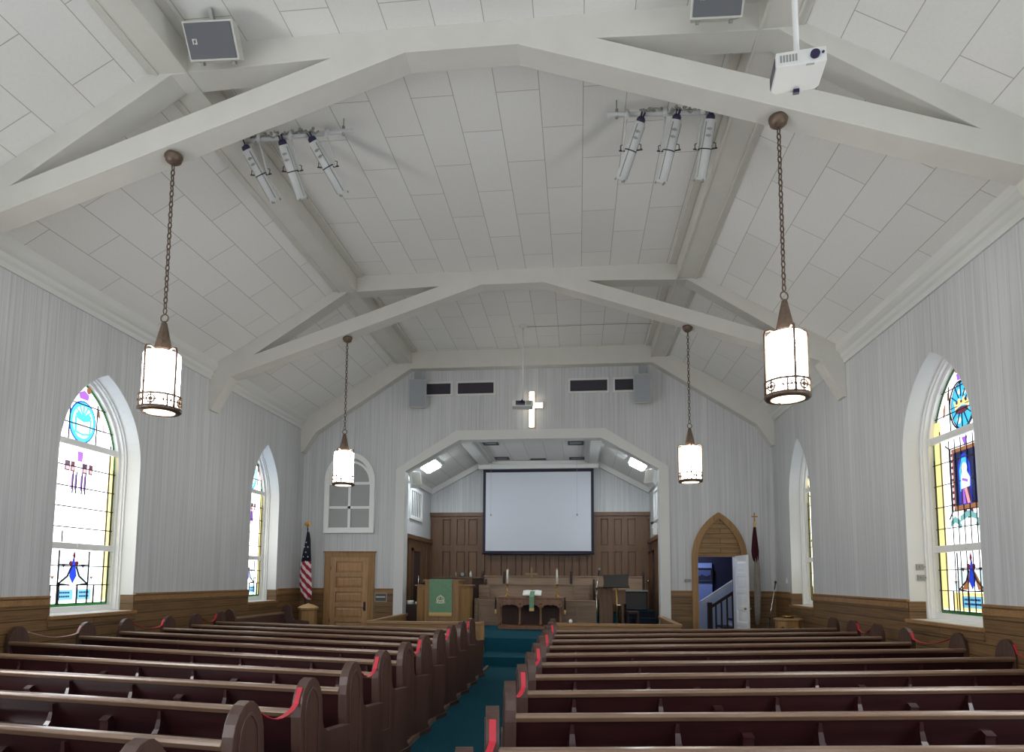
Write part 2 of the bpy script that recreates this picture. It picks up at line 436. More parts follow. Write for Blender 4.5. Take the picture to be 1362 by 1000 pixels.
for s in (-1, 1):
    x0, x1 = sorted((s*CX, s*(CX-.04)))
    p.box(x0, x1, YE+.3, CY, ZP, 2.86); p.box(*sorted((s*CX, s*(CX-.10))), YE+.3, CY, 2.82, 2.94)
    for yy in (17.75, 18.3, 19.9, 20.5, 21.1): p.box(*sorted((s*CX, s*(CX-.065))), yy-.09, yy+.09, ZP, 2.8)
struct('trim_11', p, BROWN, 'brown oak panelling around the chancel walls', 'panelling')
# purlins, trusses and end-wall beam
for s, nm in ((-1, 'flag side'), (1, 'doorway side')):
    b = MB().box(*sorted((s*3.19, s*3.57)), YB, YE, 7.49, ZC+.05)
    b.box(*sorted((s*3.06, s*3.19)), YB, YE, 7.79, ZC+.02); b.box(*sorted((s*3.57, s*3.66)), YB, YE, ceil_z(3.62)-.045, ceil_z(3.57)+.03)
    b.box(*sorted((s*3.185, s*3.215)), YB, YE, 7.47, 7.50).box(*sorted((s*3.545, s*3.575)), YB, YE, 7.47, 7.50)
    struct('ceiling_beam', b, BEAM, 'white boxed beam running lengthwise under the ceiling on the %s' % nm, 'beam', .006)
TR = [(W, 5.10), (6.19, 5.10), (5.80, 5.785), (.627, 7.53), (-.627, 7.53), (-5.80, 5.785), (-6.19, 5.10), (-W, 5.10),
      (-W, ZW+.03), (-XK, ZC+.03), (XK, ZC+.03), (W, ZW+.03)]
TH = [[(s*5.306, 6.235), (s*3.387, 7.475), (s*1.49, 7.53)] for s in (-1, 1)]
for y, wd in ((6.64, 'nearest'), (12.46, 'farther')):
    struct('truss_beam', MB().prism(TR, fXZ, y, y+.31, TH), BEAM, 'white scissor shaped roof truss, the %s of the two across the nave' % wd, 'beam', .006)
EB = [(W, 5.10), (6.17, 5.10), (5.82, 5.64), (3.22, 7.34), (-3.22, 7.34), (-5.82, 5.64), (-6.17, 5.10), (-W, 5.10), (-W, ZW+.03), (-XK, ZC+.03), (XK, ZC+.03), (W, ZW+.03)]
struct('truss_beam', MB().prism(EB, fXZ, YE-.26, YE-.001), BEAM, 'white boxed beam along the top of the end wall', 'beam', .006)
b = MB()
for s in (-1, 1): b.box(*sorted((s*.66, s*.92)), 12.9, 15.3, 0, .012) if False else None
b.box(-.47, -.43, YB, 12.6, 0, .05).box(.73, .77, YB, 12.6, 0, .05)
struct('trim_12', b, PEWT, 'wooden floor strips along both edges of the aisle', 'trim')

# ------------------------------------------------------------------ stained glass windows
def gl(name, r, g, b, side):
    c = lin(r, g, b); k = .5
    m = mat(name, tuple(x*.5 for x in c[:3])+(1,), .25, 0, c, k); return m
GC = dict(clear=(244, 248, 252), amber=(246, 220, 142), green=(40, 92, 46), cyan=(66, 186, 240), blue=(36, 66, 208), navy=(24, 34, 92), purple=(150, 92, 206),
          brown=(146, 96, 62), maroon=(96, 36, 60), teal=(112, 168, 168), rose=(216, 150, 160), pale=(206, 232, 240), skin=(236, 206, 190), plum=(70, 34, 72), plaque=(110, 172, 204), milk=(236, 246, 252))
GKEYS = list(GC)
# daylight is put into the glass as glow, stronger on the left; deep colours glow less
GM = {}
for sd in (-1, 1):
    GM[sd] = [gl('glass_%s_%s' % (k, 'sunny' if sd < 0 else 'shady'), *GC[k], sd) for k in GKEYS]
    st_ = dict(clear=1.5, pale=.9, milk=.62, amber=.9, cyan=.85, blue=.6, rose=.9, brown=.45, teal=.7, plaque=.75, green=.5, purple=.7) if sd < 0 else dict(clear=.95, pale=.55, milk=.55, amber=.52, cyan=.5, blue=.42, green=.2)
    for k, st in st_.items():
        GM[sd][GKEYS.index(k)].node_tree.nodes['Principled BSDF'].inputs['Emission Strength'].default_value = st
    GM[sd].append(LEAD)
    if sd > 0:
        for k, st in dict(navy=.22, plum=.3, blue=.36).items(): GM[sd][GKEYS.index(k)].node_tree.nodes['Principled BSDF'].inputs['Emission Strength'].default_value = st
SUNG = mat('glass_plain_sunny', (.4,.4,.4,1), .3, 0, lin(250, 250, 250), 6.5); SHADEG = mat('glass_plain_shady', (.4,.4,.4,1), .3, 0, lin(244, 248, 252), 4.5)  # bright glow for the unseen rear windows, added to light the nave
def window(k):
    s, y0, y1 = WIN[k]; yc = (y0+y1)/2; w = y1-y0; g = w/2-.095
    where = {1: 'near window of the flag side wall, blue book medallion', 2: 'far window of the flag side wall beside the flag', 3: 'near window of the doorway side wall, crown medallion and robed figure',
             4: 'far narrow looking window of the doorway side wall', 5: 'window of the flag side wall beside the rear pews', 6: 'window of the doorway side wall beside the rear pews', 8: 'rearmost window of the flag side wall', 9: 'rearmost window of the doorway side wall'}[k]
    root = thing('window_%d' % k, 'pointed stained glass window with white frame, '+where, 'window', (s*W, yc, ZS0), 0, None, 'structure')
    O = lambda i, ib=0: arch(-w/2, w/2, 0, ZSP-ZS0, ZAP-ZS0, i, ib)
    f = lambda a, b, d: (s*d, a, b)
    MB().ring(O(0), O(.008, .004), f, -.001, .26).build('window_reveal', WHITE, root)
    fr = MB(); fr.ring(O(0), O(.06, .02), f, .27, .44); fr.ring(O(.05, .02), O(.105, .10), f, .33, .44); fr.ring(O(0, 0), O(.035, .01), f, .24, .28)
    fr.build('window_frame', BRIGHT, root, .004)
    rl = MB()
    for z in (3.785-ZS0, 2.165-ZS0): rl.box(*sorted((s*.335, s*.42)), -w/2+.06, w/2-.06, z-.05, z+.05)
    rl.box(*sorted((s*.32, s*.34)), -.02, .02, 2.165-ZS0-.02, 2.165-ZS0+.05)
    rl.build('sash_rail', BRIGHT, root, .004)
    sl = MB().box(*sorted((s*-.075, s*.27)), -w/2-.02, w/2+.02, -.05, .0); sl.build('window_sill', OAKH if s < 0 else OAKH, root, .004)
    ap = MB().box(*sorted((s*-.045, s*.0)), -w/2-.02, w/2+.02, -.17, -.05); ap.build('sill_apron', WAINM, root)
    if k > 4:
        MB().prism(O(.09, .08), f, .400, .412).build('stained_glass', SUNG if s < 0 else SHADEG, root); return  # added unseen windows: one plain glowing sheet, no coloured pieces
    # glass: base sheet, then coloured pieces and lead cames laid on its room side
    G = MB(); ix = lambda c: GKEYS.index(c) if c != 'lead' else len(GKEYS)
    Z = lambda z: z-ZS0
    G.mi = ix('clear'); G.prism(O(.09, .08), f, .400, .412)
    def pc(col, pts, lay=0): G.mi = ix(col); G.prism(pts, f, .394-.004*lay, .398-.004*lay)
    def lead(a, b, wd=.012):
        if s < 0: wd = max(wd*1.7, .016)
        a = Vector(a); b = Vector(b); n = (b-a).normalized().orthogonal() if False else Vector((-(b-a).y, (b-a).x)).normalized()*wd/2
        G.mi = ix('lead'); G.prism([tuple(a+n), tuple(b+n), tuple(b-n), tuple(a-n)], f, .372, .384)
    def loop(pts, wd=.014):
        for a, b in zip(pts, pts[1:]+pts[:1]): lead(a, b, wd)
    def rect(col, a0, a1, z0, z1, lay=0): pc(col, [(a0, Z(z0)), (a1, Z(z0)), (a1, Z(z1)), (a0, Z(z1))], lay)
    def hw(z):     # half width of the glass at height z
        if z <= ZSP: return g
        R = (w*w/4+(ZAP-ZSP)**2)/w; r = R-.1
        return max(0, math.sqrt(max(r*r-(z-ZSP)**2, 0))-(R-w/2))
    G.mi = ix('green'); G.ring(O(.10, .10), O(.15, .15), f, .396, .399)
    G.mi = ix('amber')
    am = (g-(.24 if s > 0 else .16), g-.055) if k in (1, 3) else (g-.13, g-.055)
    for e in (-1, 1):
        rect('amber', *sorted((e*am[0], e*am[1])), 1.30, 2.12); rect('amber', *sorted((e*am[0], e*am[1])), 2.22, 3.73)
        if s > 0: rect('amber', *sorted((e*am[0], e*am[1])), 3.84, 4.06)
        lead((e*am[0], Z(1.26)), (e*am[0], Z(3.9))); lead((e*am[1], Z(1.26)), (e*am[1], Z(3.5)))
    for zz in (1.56, 1.86, 2.46, 2.78, 3.10, 3.42, 4.1, 4.44): lead((-hw(zz)+.02, Z(zz)), (hw(zz)-.02, Z(zz)), .012 if s > 0 else .010)
    if s > 0:
        for a in (-.42, -.25, -.08, .09, .26, .43):
            lead((a*.85, Z(1.26)), (a*.85, Z(3.72)), .006)
    # medallion
    mz = 4.16
    pc('navy' if s > 0 else 'blue', circ(0, Z(mz), .285, 28, .345))
    pc('cyan', circ(0, Z(mz), .262, 28, .32), 1)
    for i in range(12 if s > 0 else 0):
        a = 2*PI*i/12
        lead((.10*math.cos(a), Z(mz)+.12*math.sin(a)), (.262*math.cos(a), Z(mz)+.32*math.sin(a)), .008)
    if s < 0:
        pc('milk', circ(0, Z(mz), .215, 24, .265), 2)
        for i in range(5):
            a = PI*(.2+.15*i); dx, dz = .2*math.cos(a), .21*math.sin(a); pc('cyan', [(-.012, Z(mz+.08)), (.012, Z(mz+.08)), (dx+.016, Z(mz+.07)+dz), (dx-.016, Z(mz+.07)+dz)], 3)
        pc('cyan', [(-.17, Z(mz+.10)), (-.10, Z(mz+.17)), (0, Z(mz+.07)), (.10, Z(mz+.17)), (.17, Z(mz+.10)), (.12, Z(mz+.03)), (0, Z(mz+.0)), (-.12, Z(mz+.03))], 3)
        pc('cyan', [(-.165, Z(mz-.19)), (0, Z(mz-.215)), (.165, Z(mz-.19)), (.175, Z(mz+.07)), (0, Z(mz+.03)), (-.175, Z(mz+.07))], 3)
        pc('milk', [(-.13, Z(mz-.165)), (0, Z(mz-.19)), (.13, Z(mz-.165)), (.14, Z(mz+.04)), (0, Z(mz+.0)), (-.14, Z(mz+.04))], 4)
    else:
        pc('pale', circ(-.07, Z(mz+.17), .035, 10)+[], 2); pc('pale', circ(.05, Z(mz+.2), .04, 10), 2); pc('pale', circ(.09, Z(mz-.2), .05, 10), 2)
        pc('amber', [(-.15, Z(mz-.08)), (-.11, Z(mz-.02)), (0, Z(mz)), (.11, Z(mz-.02)), (.15, Z(mz-.08)), (.19, Z(mz+.09)), (.11, Z(mz+.04)), (.06, Z(mz+.12)), (0, Z(mz+.05)), (-.06, Z(mz+.12)), (-.11, Z(mz+.04)), (-.19, Z(mz+.09))], 3)
        pc('maroon', [(-.15, Z(mz-.10)), (0, Z(mz-.13)), (.15, Z(mz-.10)), (.14, Z(mz-.04)), (0, Z(mz-.02)), (-.14, Z(mz-.04))], 4)
        for a in (-.11, 0, .11): pc('plum', circ(a, Z(mz+.05), .022, 8), 4)
    if s > 0: loop(circ(0, Z(mz), .285, 28, .345), .016)
    pc('purple', [(-.09, Z(4.53)), (.09, Z(4.53)), (.11, Z(4.62)), (.0, Z(4.68)), (-.11, Z(4.62))])
    for e in (-1, 1):
        pc('brown', circ(e*.095, Z(4.70), .05, 10, .06)); pc('brown', [(e*.33, Z(4.32)), (e*.38, Z(4.3)), (e*.36, Z(4.42)), (e*.31, Z(4.45))])
        pc('rose' if s < 0 else 'brown', [(e*.45, Z(4.12)), (e*.5, Z(4.06)), (e*.49, Z(4.2)), (e*.42, Z(4.3))])
        pc('pale', [(e*.34, Z(3.98)), (e*.43, Z(3.98)), (e*.40, Z(4.2)), (e*.34, Z(4.22))])
        lead((e*.29, Z(3.84)), (e*.29, Z(4.5)), .008)
    # middle light
    if s > 0:
        rect('brown', -.34, .34, 2.70, 3.58); rect('rose', -.335, .335, 2.74, 3.54, 1); rect('brown', -.30, .30, 2.73, 3.55, 2)
        for i in range(9):
            for e in (-1, 1): rect('maroon', e*.32-.02, e*.32+.02, 2.76+.09*i, 2.80+.09*i, 2)
        rect('navy', -.275, .275, 2.76, 3.52, 3)
        pc('blue', [(-.12, Z(2.76)), (.17, Z(2.76)), (.17, Z(3.3)), (.10, Z(3.46)), (-.02, Z(3.48)), (-.12, Z(3.3))], 4)
        pc('cyan', [(-.06, Z(2.95)), (.13, Z(2.95)), (.13, Z(3.25)), (.06, Z(3.42)), (-.03, Z(3.42))], 5)
        pc('plum', [(-.13, Z(2.77)), (.12, Z(2.77)), (.09, Z(3.05)), (-.09, Z(3.05))], 6)
        pc('rose', [(-.10, Z(2.77)), (-.04, Z(2.77)), (.02, Z(2.98)), (-.03, Z(3.0))], 7); pc('purple', [(.0, Z(2.77)), (.06, Z(2.77)), (.06, Z(2.98)), (.03, Z(2.98))], 7)
        pc('pale', [(-.11, Z(3.0)), (.09, Z(2.98)), (.08, Z(3.16)), (.04, Z(3.24)), (-.05, Z(3.22)), (-.12, Z(3.12))], 7)
        pc('pale', circ(0, Z(3.27), .062, 14, .075), 7); pc('skin', circ(.012, Z(3.265), .036, 12, .046), 8)
        pc('purple', [(-.07, Z(3.06)), (.06, Z(3.10)), (.05, Z(3.13)), (-.07, Z(3.10))], 8)
        loop([(-.345, Z(2.69)), (.345, Z(2.69)), (.345, Z(3.59)), (-.345, Z(3.59))], .014)
        for e in (-1, 1):
            lead((e*.34, Z(3.58)), (e*.46, Z(3.66)), .016); lead((e*.34, Z(2.70)), (e*.44, Z(2.58)), .014)
        pc('purple', [(0, Z(3.56)), (.07, Z(3.71)), (-.07, Z(3.71))])
        pc('maroon', circ(-.07, Z(2.66), .04, 9)); pc('maroon', circ(.07, Z(2.66), .04, 9)); pc('green', circ(0, Z(2.61), .045, 9))
        for a0, a1, u in ((-.45, -.2, 0), (-.2, .2, .06), (.2, .45, 0)):
            pc('teal', [(a0, Z(2.47+u)), ((a0+a1)/2, Z(2.53+u)), (a1, Z(2.47+u)), (a1, Z(2.55+u)), ((a0+a1)/2, Z(2.62+u)), (a0, Z(2.55+u))], 1)
        for e in (-1, 1): pc('teal', circ(e*.2, Z(2.47), .035, 10), 2)
    else:
        pc('purple', [(-.05, Z(3.52)), (.05, Z(3.52)), (.06, Z(3.68)), (-.06, Z(3.68))])
        for i, (a, b) in enumerate(((-.30, -.2), (-.18, -.10), (.06, .16), (.2, .28))):
            rect('maroon' if i % 2 else 'plum', a, b, 3.34, 3.50)
            rect('rose', a+.02, b-.02, 3.36, 3.42, 1)
        for a in (-.14, -.07, .05, .12):
            rect('purple', a-.012, a+.012, 3.06, 3.3); lead((a, Z(3.0)), (a, Z(3.34)), .006)
        lead((-.28, Z(2.22)), (-.28, Z(2.4)), .008)
    # foot of the window
    pc('blue', [(0, Z(2.05)), (.045, Z(1.85)), (.075, Z(1.70)), (0, Z(1.58)), (-.075, Z(1.70)), (-.045, Z(1.85))], 2)
    pc('maroon', [(0, Z(2.10)), (.03, Z(2.02)), (0, Z(1.95)), (-.03, Z(2.02))], 3)
    for e in (-1, 1):
        pc('pale', [(e*.08, Z(1.88)), (e*.30, Z(1.88)), (e*.30, Z(1.66)), (e*.2, Z(1.62)), (e*.09, Z(1.76))])
        pc('brown' if s > 0 else 'milk', [(e*.06, Z(1.84)), (e*.09, Z(1.80)), (e*.22, Z(1.62)), (e*.30, Z(1.58)), (e*.12, Z(1.58)), (e*.08, Z(1.68))], 1)
        pc('maroon', circ(e*.06, Z(1.90), .04, 9), 3); pc('maroon', [(e*.16, Z(1.88)), (e*.24, Z(1.88)), (e*.2, Z(1.83))], 2)
        pc('pale', [(e*.32, Z(1.7)), (e*.5, Z(1.7)), (e*.5, Z(1.58)), (e*.34, Z(1.58))]); pc('brown', [(e*.36, Z(1.70)), (e*.44, Z(1.70)), (e*.4, Z(1.65))], 1)
        lead((e*.31, Z(1.26)), (e*.31, Z(2.1)), .014); lead((e*.08, Z(1.56)), (e*.31, Z(1.58)), .014); lead((e*.10, Z(1.88)), (e*.31, Z(1.88)), .01)
        lead((e*.05, Z(1.85)), (e*.12, Z(1.70)), .014); lead((e*.12, Z(1.70)), (e*.30, Z(1.58)), .014)
    if s > 0: rect('amber', -.5, .5, 1.29, 1.54)
    for a in ((-.30, .02, 1), (.10, .40, 1)) if s < 0 else ((-.22, .26, 1),):
        rect('plaque', a[0], a[1], 1.33, 1.49, 2)
        for q, zz in enumerate((1.37, 1.43)):      # lettering too small to read: short dark strokes
            xx = a[0]+.05
            while xx < a[1]-.07:
                rect('navy', xx, xx+.022, zz, zz+.028, 4); xx += .034
    for a in (-.45, -.28, .09, .45): lead((a, Z(1.26)), (a, Z(1.56)), .016)
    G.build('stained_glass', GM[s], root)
for k in WIN: window(k)

# ------------------------------------------------------------------ doors and end wall fittings
r = thing('door_1', 'closed honey oak door with five horizontal panels beside the flag', 'door', (-4.845, YE, 0), 0, None, 'structure')
m = MB()
for a, b in ((-.695, -.52), (.52, .69)): m.box(a, b, -.06, 0, 0, 2.25)
m.box(-.70, .695, -.06, 0, 2.25, 2.38).box(-.73, .73, -.09, 0, 2.38, 2.41); m.build('door_casing', OAK, r, .006)
m = MB(); m.box(-.52, .52, -.004, 0, 0, 2.25)
for a, b in ((-.52, -.37), (.37, .52)): m.box(a, b, -.05, 0, 0, 2.25)
rails = [(0, .22), (.52, .63), (.92, 1.04), (1.32, 1.43), (1.72, 1.83), (2.13, 2.25)]
for a, b in rails: m.box(-.371, .371, -.049, 0, a, b)
for (a, b), (c_, d) in zip(rails, rails[1:]):
    m.box(-.35, .35, -.022, 0, b+.02, c_-.02); m.prism([(-.35, 0), (.35, 0), (.30, 1), (-.30, 1)], lambda p, q, e_, b=b, c_=c_: (p, -.022-.014*q, b+.02+.05*q if e_ < .5 else c_-.02-.05*q), 0, 1)
DL = m.build('door_leaf', DOORW, r, .004)
m = MB().box(.415, .475, -.058, -.048, .82, 1.06); m.ball((.445, -.095, .90), .032).tube([(.445, -.05, .90), (.445, -.095, .90)], .012); m.build('door_handle', BLACK, DL)
m = MB()
for z in (.5, 1.9): m.box(-.535, -.505, -.055, -.03, z, z+.11)
m.build('hinge', BLACK, r)
# pointed doorway: casing, tympanum, open leaf
r = thing('door_2', 'oak pointed arch doorway with an open white panelled door leaf', 'door', (4.85, YE, 0), 0, None, 'structure')
A = arch(-.69, .69, 0, 2.22, 3.42); B = arch(-.69, .69, 0, 2.22, 3.42, .135)
m = MB().ring(A, B, fXZ, -.075, 0, False); m.ring(arch(-.69, .69, 0, 2.22, 3.42, .115), arch(-.69, .69, 0, 2.22, 3.42, .15), fXZ, -.09, -.06, False)
m.build('door_casing', OAK, r)
B2 = [q for q in B if q[1] > 2.30]
m = MB().prism([(-.54, 2.30)]+B2+[(.54, 2.30)], fXZ, -.035, 0); m.box(-.54, .54, -.05, 0, 2.28, 2.33)
m.build('tympanum', TYMP, r)
lf = MB(); LW, LH = .86, 2.29; a0 = math.radians(-85)
lf.X = Matrix.Translation((.39, -.05, .01)) @ Matrix.Rotation(math.radians(-85), 4, 'Z')
lf.box(0, LW, 0, .025, 0, LH)
for q in ((0, .11), (LW-.11, LW)): lf.box(*q, -.012, .037, 0, LH)
for q in ((0, .2), (.56, .66), (.95, 1.05), (1.36, 1.46), (1.77, 1.87), (2.17, LH)): lf.box(.1, LW-.1, -.012, .037, *q)
for q in ((.2, .56), (.66, .95), (1.05, 1.36), (1.46, 1.77), (1.87, 2.17)): lf.box(.17, LW-.17, -.006, .031, q[0]+.06, q[1]-.06)
o = lf.build('door_leaf', BRIGHT, r, .004); o['label'] = 'white panelled door leaf standing open'
kb = MB(); kb.X = lf.X; kb.ball((LW-.06, -.05, 1.0), .03).ball((LW-.06, .075, 1.0), .03); kb.build('door_handle', BRASS, o)
# hall beyond the doorway
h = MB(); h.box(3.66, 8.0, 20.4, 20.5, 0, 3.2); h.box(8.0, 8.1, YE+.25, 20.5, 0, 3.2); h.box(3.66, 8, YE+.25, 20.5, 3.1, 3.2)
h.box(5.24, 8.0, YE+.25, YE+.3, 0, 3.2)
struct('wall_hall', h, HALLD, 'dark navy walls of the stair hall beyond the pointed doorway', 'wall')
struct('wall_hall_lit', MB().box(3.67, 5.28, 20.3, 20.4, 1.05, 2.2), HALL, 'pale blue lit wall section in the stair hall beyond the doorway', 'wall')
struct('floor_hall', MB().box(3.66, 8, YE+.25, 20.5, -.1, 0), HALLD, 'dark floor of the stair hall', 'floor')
r = thing('picture', 'small dark framed landscape picture on the blue hall wall beyond the doorway', 'picture', (5.03, 20.29, 1.83))
MB().ring([(-.26, -.22), (.26, -.22), (.26, .22), (-.26, .22)], [(-.21, -.17), (.21, -.17), (.21, .17), (-.21, .17)], fXZ, -.03, 0).build('picture_frame', BLACK, r)
m = MB().box(-.22, .22, -.012, 0, -.18, .18); m.mi = 1; m.prism([(-.2, -.06), (-.05, .03), (.07, -.03), (.2, .02), (.2, -.15), (-.2, -.15)], fXZ, -.016, -.011)
m.build('print', [mat('picture_sky', lin(70, 84, 130), .6), mat('picture_land', lin(30, 34, 60), .6)], r)
r = thing('staircase', 'white and dark staircase with balusters rising beyond the pointed doorway', 'staircase', (4.85, 18.55, 0))
st = MB()
for i in range(7): st.box(.10+.30*i, 2.3, -.0, .95, .2*i, .2*(i+1))
st.build('steps', [mat('stair_white', lin(190, 200, 215), .5)], r)
tr = MB()
for i in range(7): tr.box(.06+.30*i, .42+.30*i, -.03, .95, .2*(i+1)-.03, .2*(i+1)+.012)
tr.build('tread_cover', NAVY, r)
hr = MB(); hr.prism([(-.22, 1.13), (1.6, 2.34), (1.6, 2.22), (-.22, 1.01)], fXZ, -.09, -.01); hr.build('handrail', mat('rail_white', lin(196, 198, 204), .4), r)
hr = MB(); hr.prism([(-.20, 1.0), (1.6, 2.2), (1.6, .9), (.1, .0), (-.20, 0)], fXZ, .98, 1.03); hr.build('stringer_panel', mat('stair_panel_white', lin(178, 190, 212), .5), r)
hr = MB(); hr.prism([(.0, .98), (1.6, 2.05), (1.6, 1.96), (.0, .89)], fXZ, -.06, 0); hr.build('lower_rail', DARKW, r)
MB().box(-.06, .06, -.08, .04, 0, 1.08).build('newel_post', DARKW, r)
for i in range(9):
    x = .16+.15*i; z0 = .2*(int((x-.10)/.3)+1)
    MB().box(x-.02, x+.02, -.05, -.01, z0, .94+x*.667).build('baluster', DARKW, r)
# arched interior window of the end wall
r = thing('window_7', 'arched interior window with white muntins and frosted panes above the oak door', 'window', (-4.9, YE, 2.9), 0, None, 'structure')
def rnd(w2, z0, zs, h, n=18): return [(-w2, z0)]+[(-w2*math.cos(PI*i/n), zs+h*math.sin(PI*i/n)) for i in range(n+1)]+[(w2, z0)]
WO, WI = rnd(.69, 0, 1.42, .77), rnd(.565, .12, 1.42, .64)
MB().ring(WO, WI, fXZ, -.07, 0).ring(rnd(.70, 0, 1.42, .78), rnd(.66, .02, 1.42, .74), fXZ, -.085, 0).build('window_frame', BRIGHT, r)
MB().prism(WI, fXZ, -.015, -.003).build('pane', PANEGREY, r)
m = MB().box(-.035, .035, -.055, 0, .1, 1.42).box(-.57, .57, -.055, 0, .66, .73).box(-.57, .57, -.055, 0, 1.32, 1.39)
for e in (-1, 1):
    pa = [(e*(.57-1.14*(1-math.cos(t))*.5), 1.38+.92*math.sin(t)*.62) for t in [PI*.5*i/8 for i in range(9)]]
    m.strip([(a, -.03, z) for a, z in pa], .06, .05, (0, 1, 0))
m.box(-.57, .57, -.05, 0, .12, .15).build('muntin', BRIGHT, r)
# fittings on the end wall
for x0, x1, lb in ((-2.88, -2.11, 'outermost dark vent grille beside the speaker above the flag'), (-2.01, -.93, 'long dark vent grille between pole projector and small vent, flag side'),
                   (1.03, 2.11, 'long dark vent grille above the cross, doorway side'), (2.21, 2.95, 'short dark vent grille partly behind the doorway side wall speaker')):
    r = thing('vent_grille', lb, 'vent', ((x0+x1)/2, YE, 6.83), 0, 'vent grilles high on the end wall'); hwid = (x1-x0)/2
    MB().ring([(-hwid, -.2), (hwid, -.2), (hwid, .2), (-hwid, .2)], [(-hwid+.05, -.15), (hwid-.05, -.15), (hwid-.05, .15), (-hwid+.05, .15)], fXZ, -.035, 0).build('vent_frame', WHITE, r)
    m = MB().box(-hwid+.04, hwid-.04, -.008, -.001, -.16, .16)
    for i in range(9): m.box(-hwid+.05, hwid-.05, -.022, -.008, -.14+.033*i, -.128+.033*i)
    m.build('louver', VENT, r)
def wall_speaker(x, rz, lb):
    r = thing('wall_speaker', lb, 'speaker', (x, YE-.30, 6.62), rz, 'grey speakers high on the end wall')
    m = MB(); m.X = Matrix.Rotation(math.radians(9), 4, 'X')
    m.prism([(-.23, -.18), (.23, -.18), (.16, .14), (-.16, .14)], lambda a, b, d: (a, b, d), -.37, .37); m.build('speaker_body', CABINET, r, .008)
    g = MB(); g.X = m.X; g.box(-.215, .215, -.195, -.178, -.355, .355); g.build('speaker_grille', GREYM, r, .006)
    MB().box(-.1, .1, .0, .14, .36, .62).box(-.03, .03, .1, .3, .3, .4).build('wall_bracket', GREYM, r)
wall_speaker(-3.0, math.radians(14), 'grey grille speaker high on the end wall above the flag side')
wall_speaker(2.96, math.radians(-8), 'grey grille speaker high on the end wall above the pointed doorway side')
r = thing('lit_cross', 'glowing white cross lamp on the wall above the chancel opening', 'cross', (.06, YE, 6.18))
m = MB().box(-.065, .065, -.10, 0, -.46, .49).box(-.285, -.065, -.10, 0, .06, .19).box(.065, .285, -.10, 0, .06, .19); m.build('cross_body', CROSSG, r)
m = MB().box(-.075, .075, -.07, -.001, -.475, .505).box(-.30, .30, -.07, -.001, .05, .20); m.build('cross_backing', mat('cross_wood_edge', lin(170, 130, 84), .5), r)
r = thing('wall_sign', 'small dark grey sign with pale lettering beside the oak door', 'sign', (-3.965, YE-.026, 1.18))
SPL = MB().box(-.16, .16, -.012, 0, -.11, .11).build('sign_plate', mat('sign_grey', lin(84, 82, 80), .6), r)
m = MB().ring([(-.165, -.115), (.165, -.115), (.165, .115), (-.165, .115)], [(-.15, -.1), (.15, -.1), (.15, .1), (-.15, .1)], fXZ, -.015, 0); m.build('sign_border', mat('sign_edge', lin(170, 158, 150), .5), r)
m = MB()
for i in range(9): m.box(-.125+.028*i, -.104+.028*i, -.016, -.012, -.005, .03)
m.build('lettering', mat('sign_letters', lin(206, 204, 206), .5), SPL)
tag(MB().box(3.98, 4.14, YE-.03, YE, 1.64, 1.71).build('thermostat', CONTROL, None, .006), 'small grey thermostat on the wall beside the pointed doorway', 'thermostat')
tag(MB().box(W-.012, W, 16.25, 16.37, 1.62, 1.76).box(W-.03, W-.01, 16.30, 16.32, 1.67, 1.71).build('light_switch', BRIGHT, None), 'small white light switch plate near the far doorway side window', 'switch')
r = thing('wall_switch', 'upper small fitting on the reveal of the crown window', 'switch', (6.40, 10.495, 1.90), 0, 'small fittings in the crown window reveal'); MB().box(-.05, .05, -.03, 0, -.04, .05).box(-.02, .06, -.05, -.03, 0, .02).build('catch', CONTROL, r)
dup(r, (6.41, 10.495, 1.74), 0, 'lower small fitting on the reveal of the crown window')

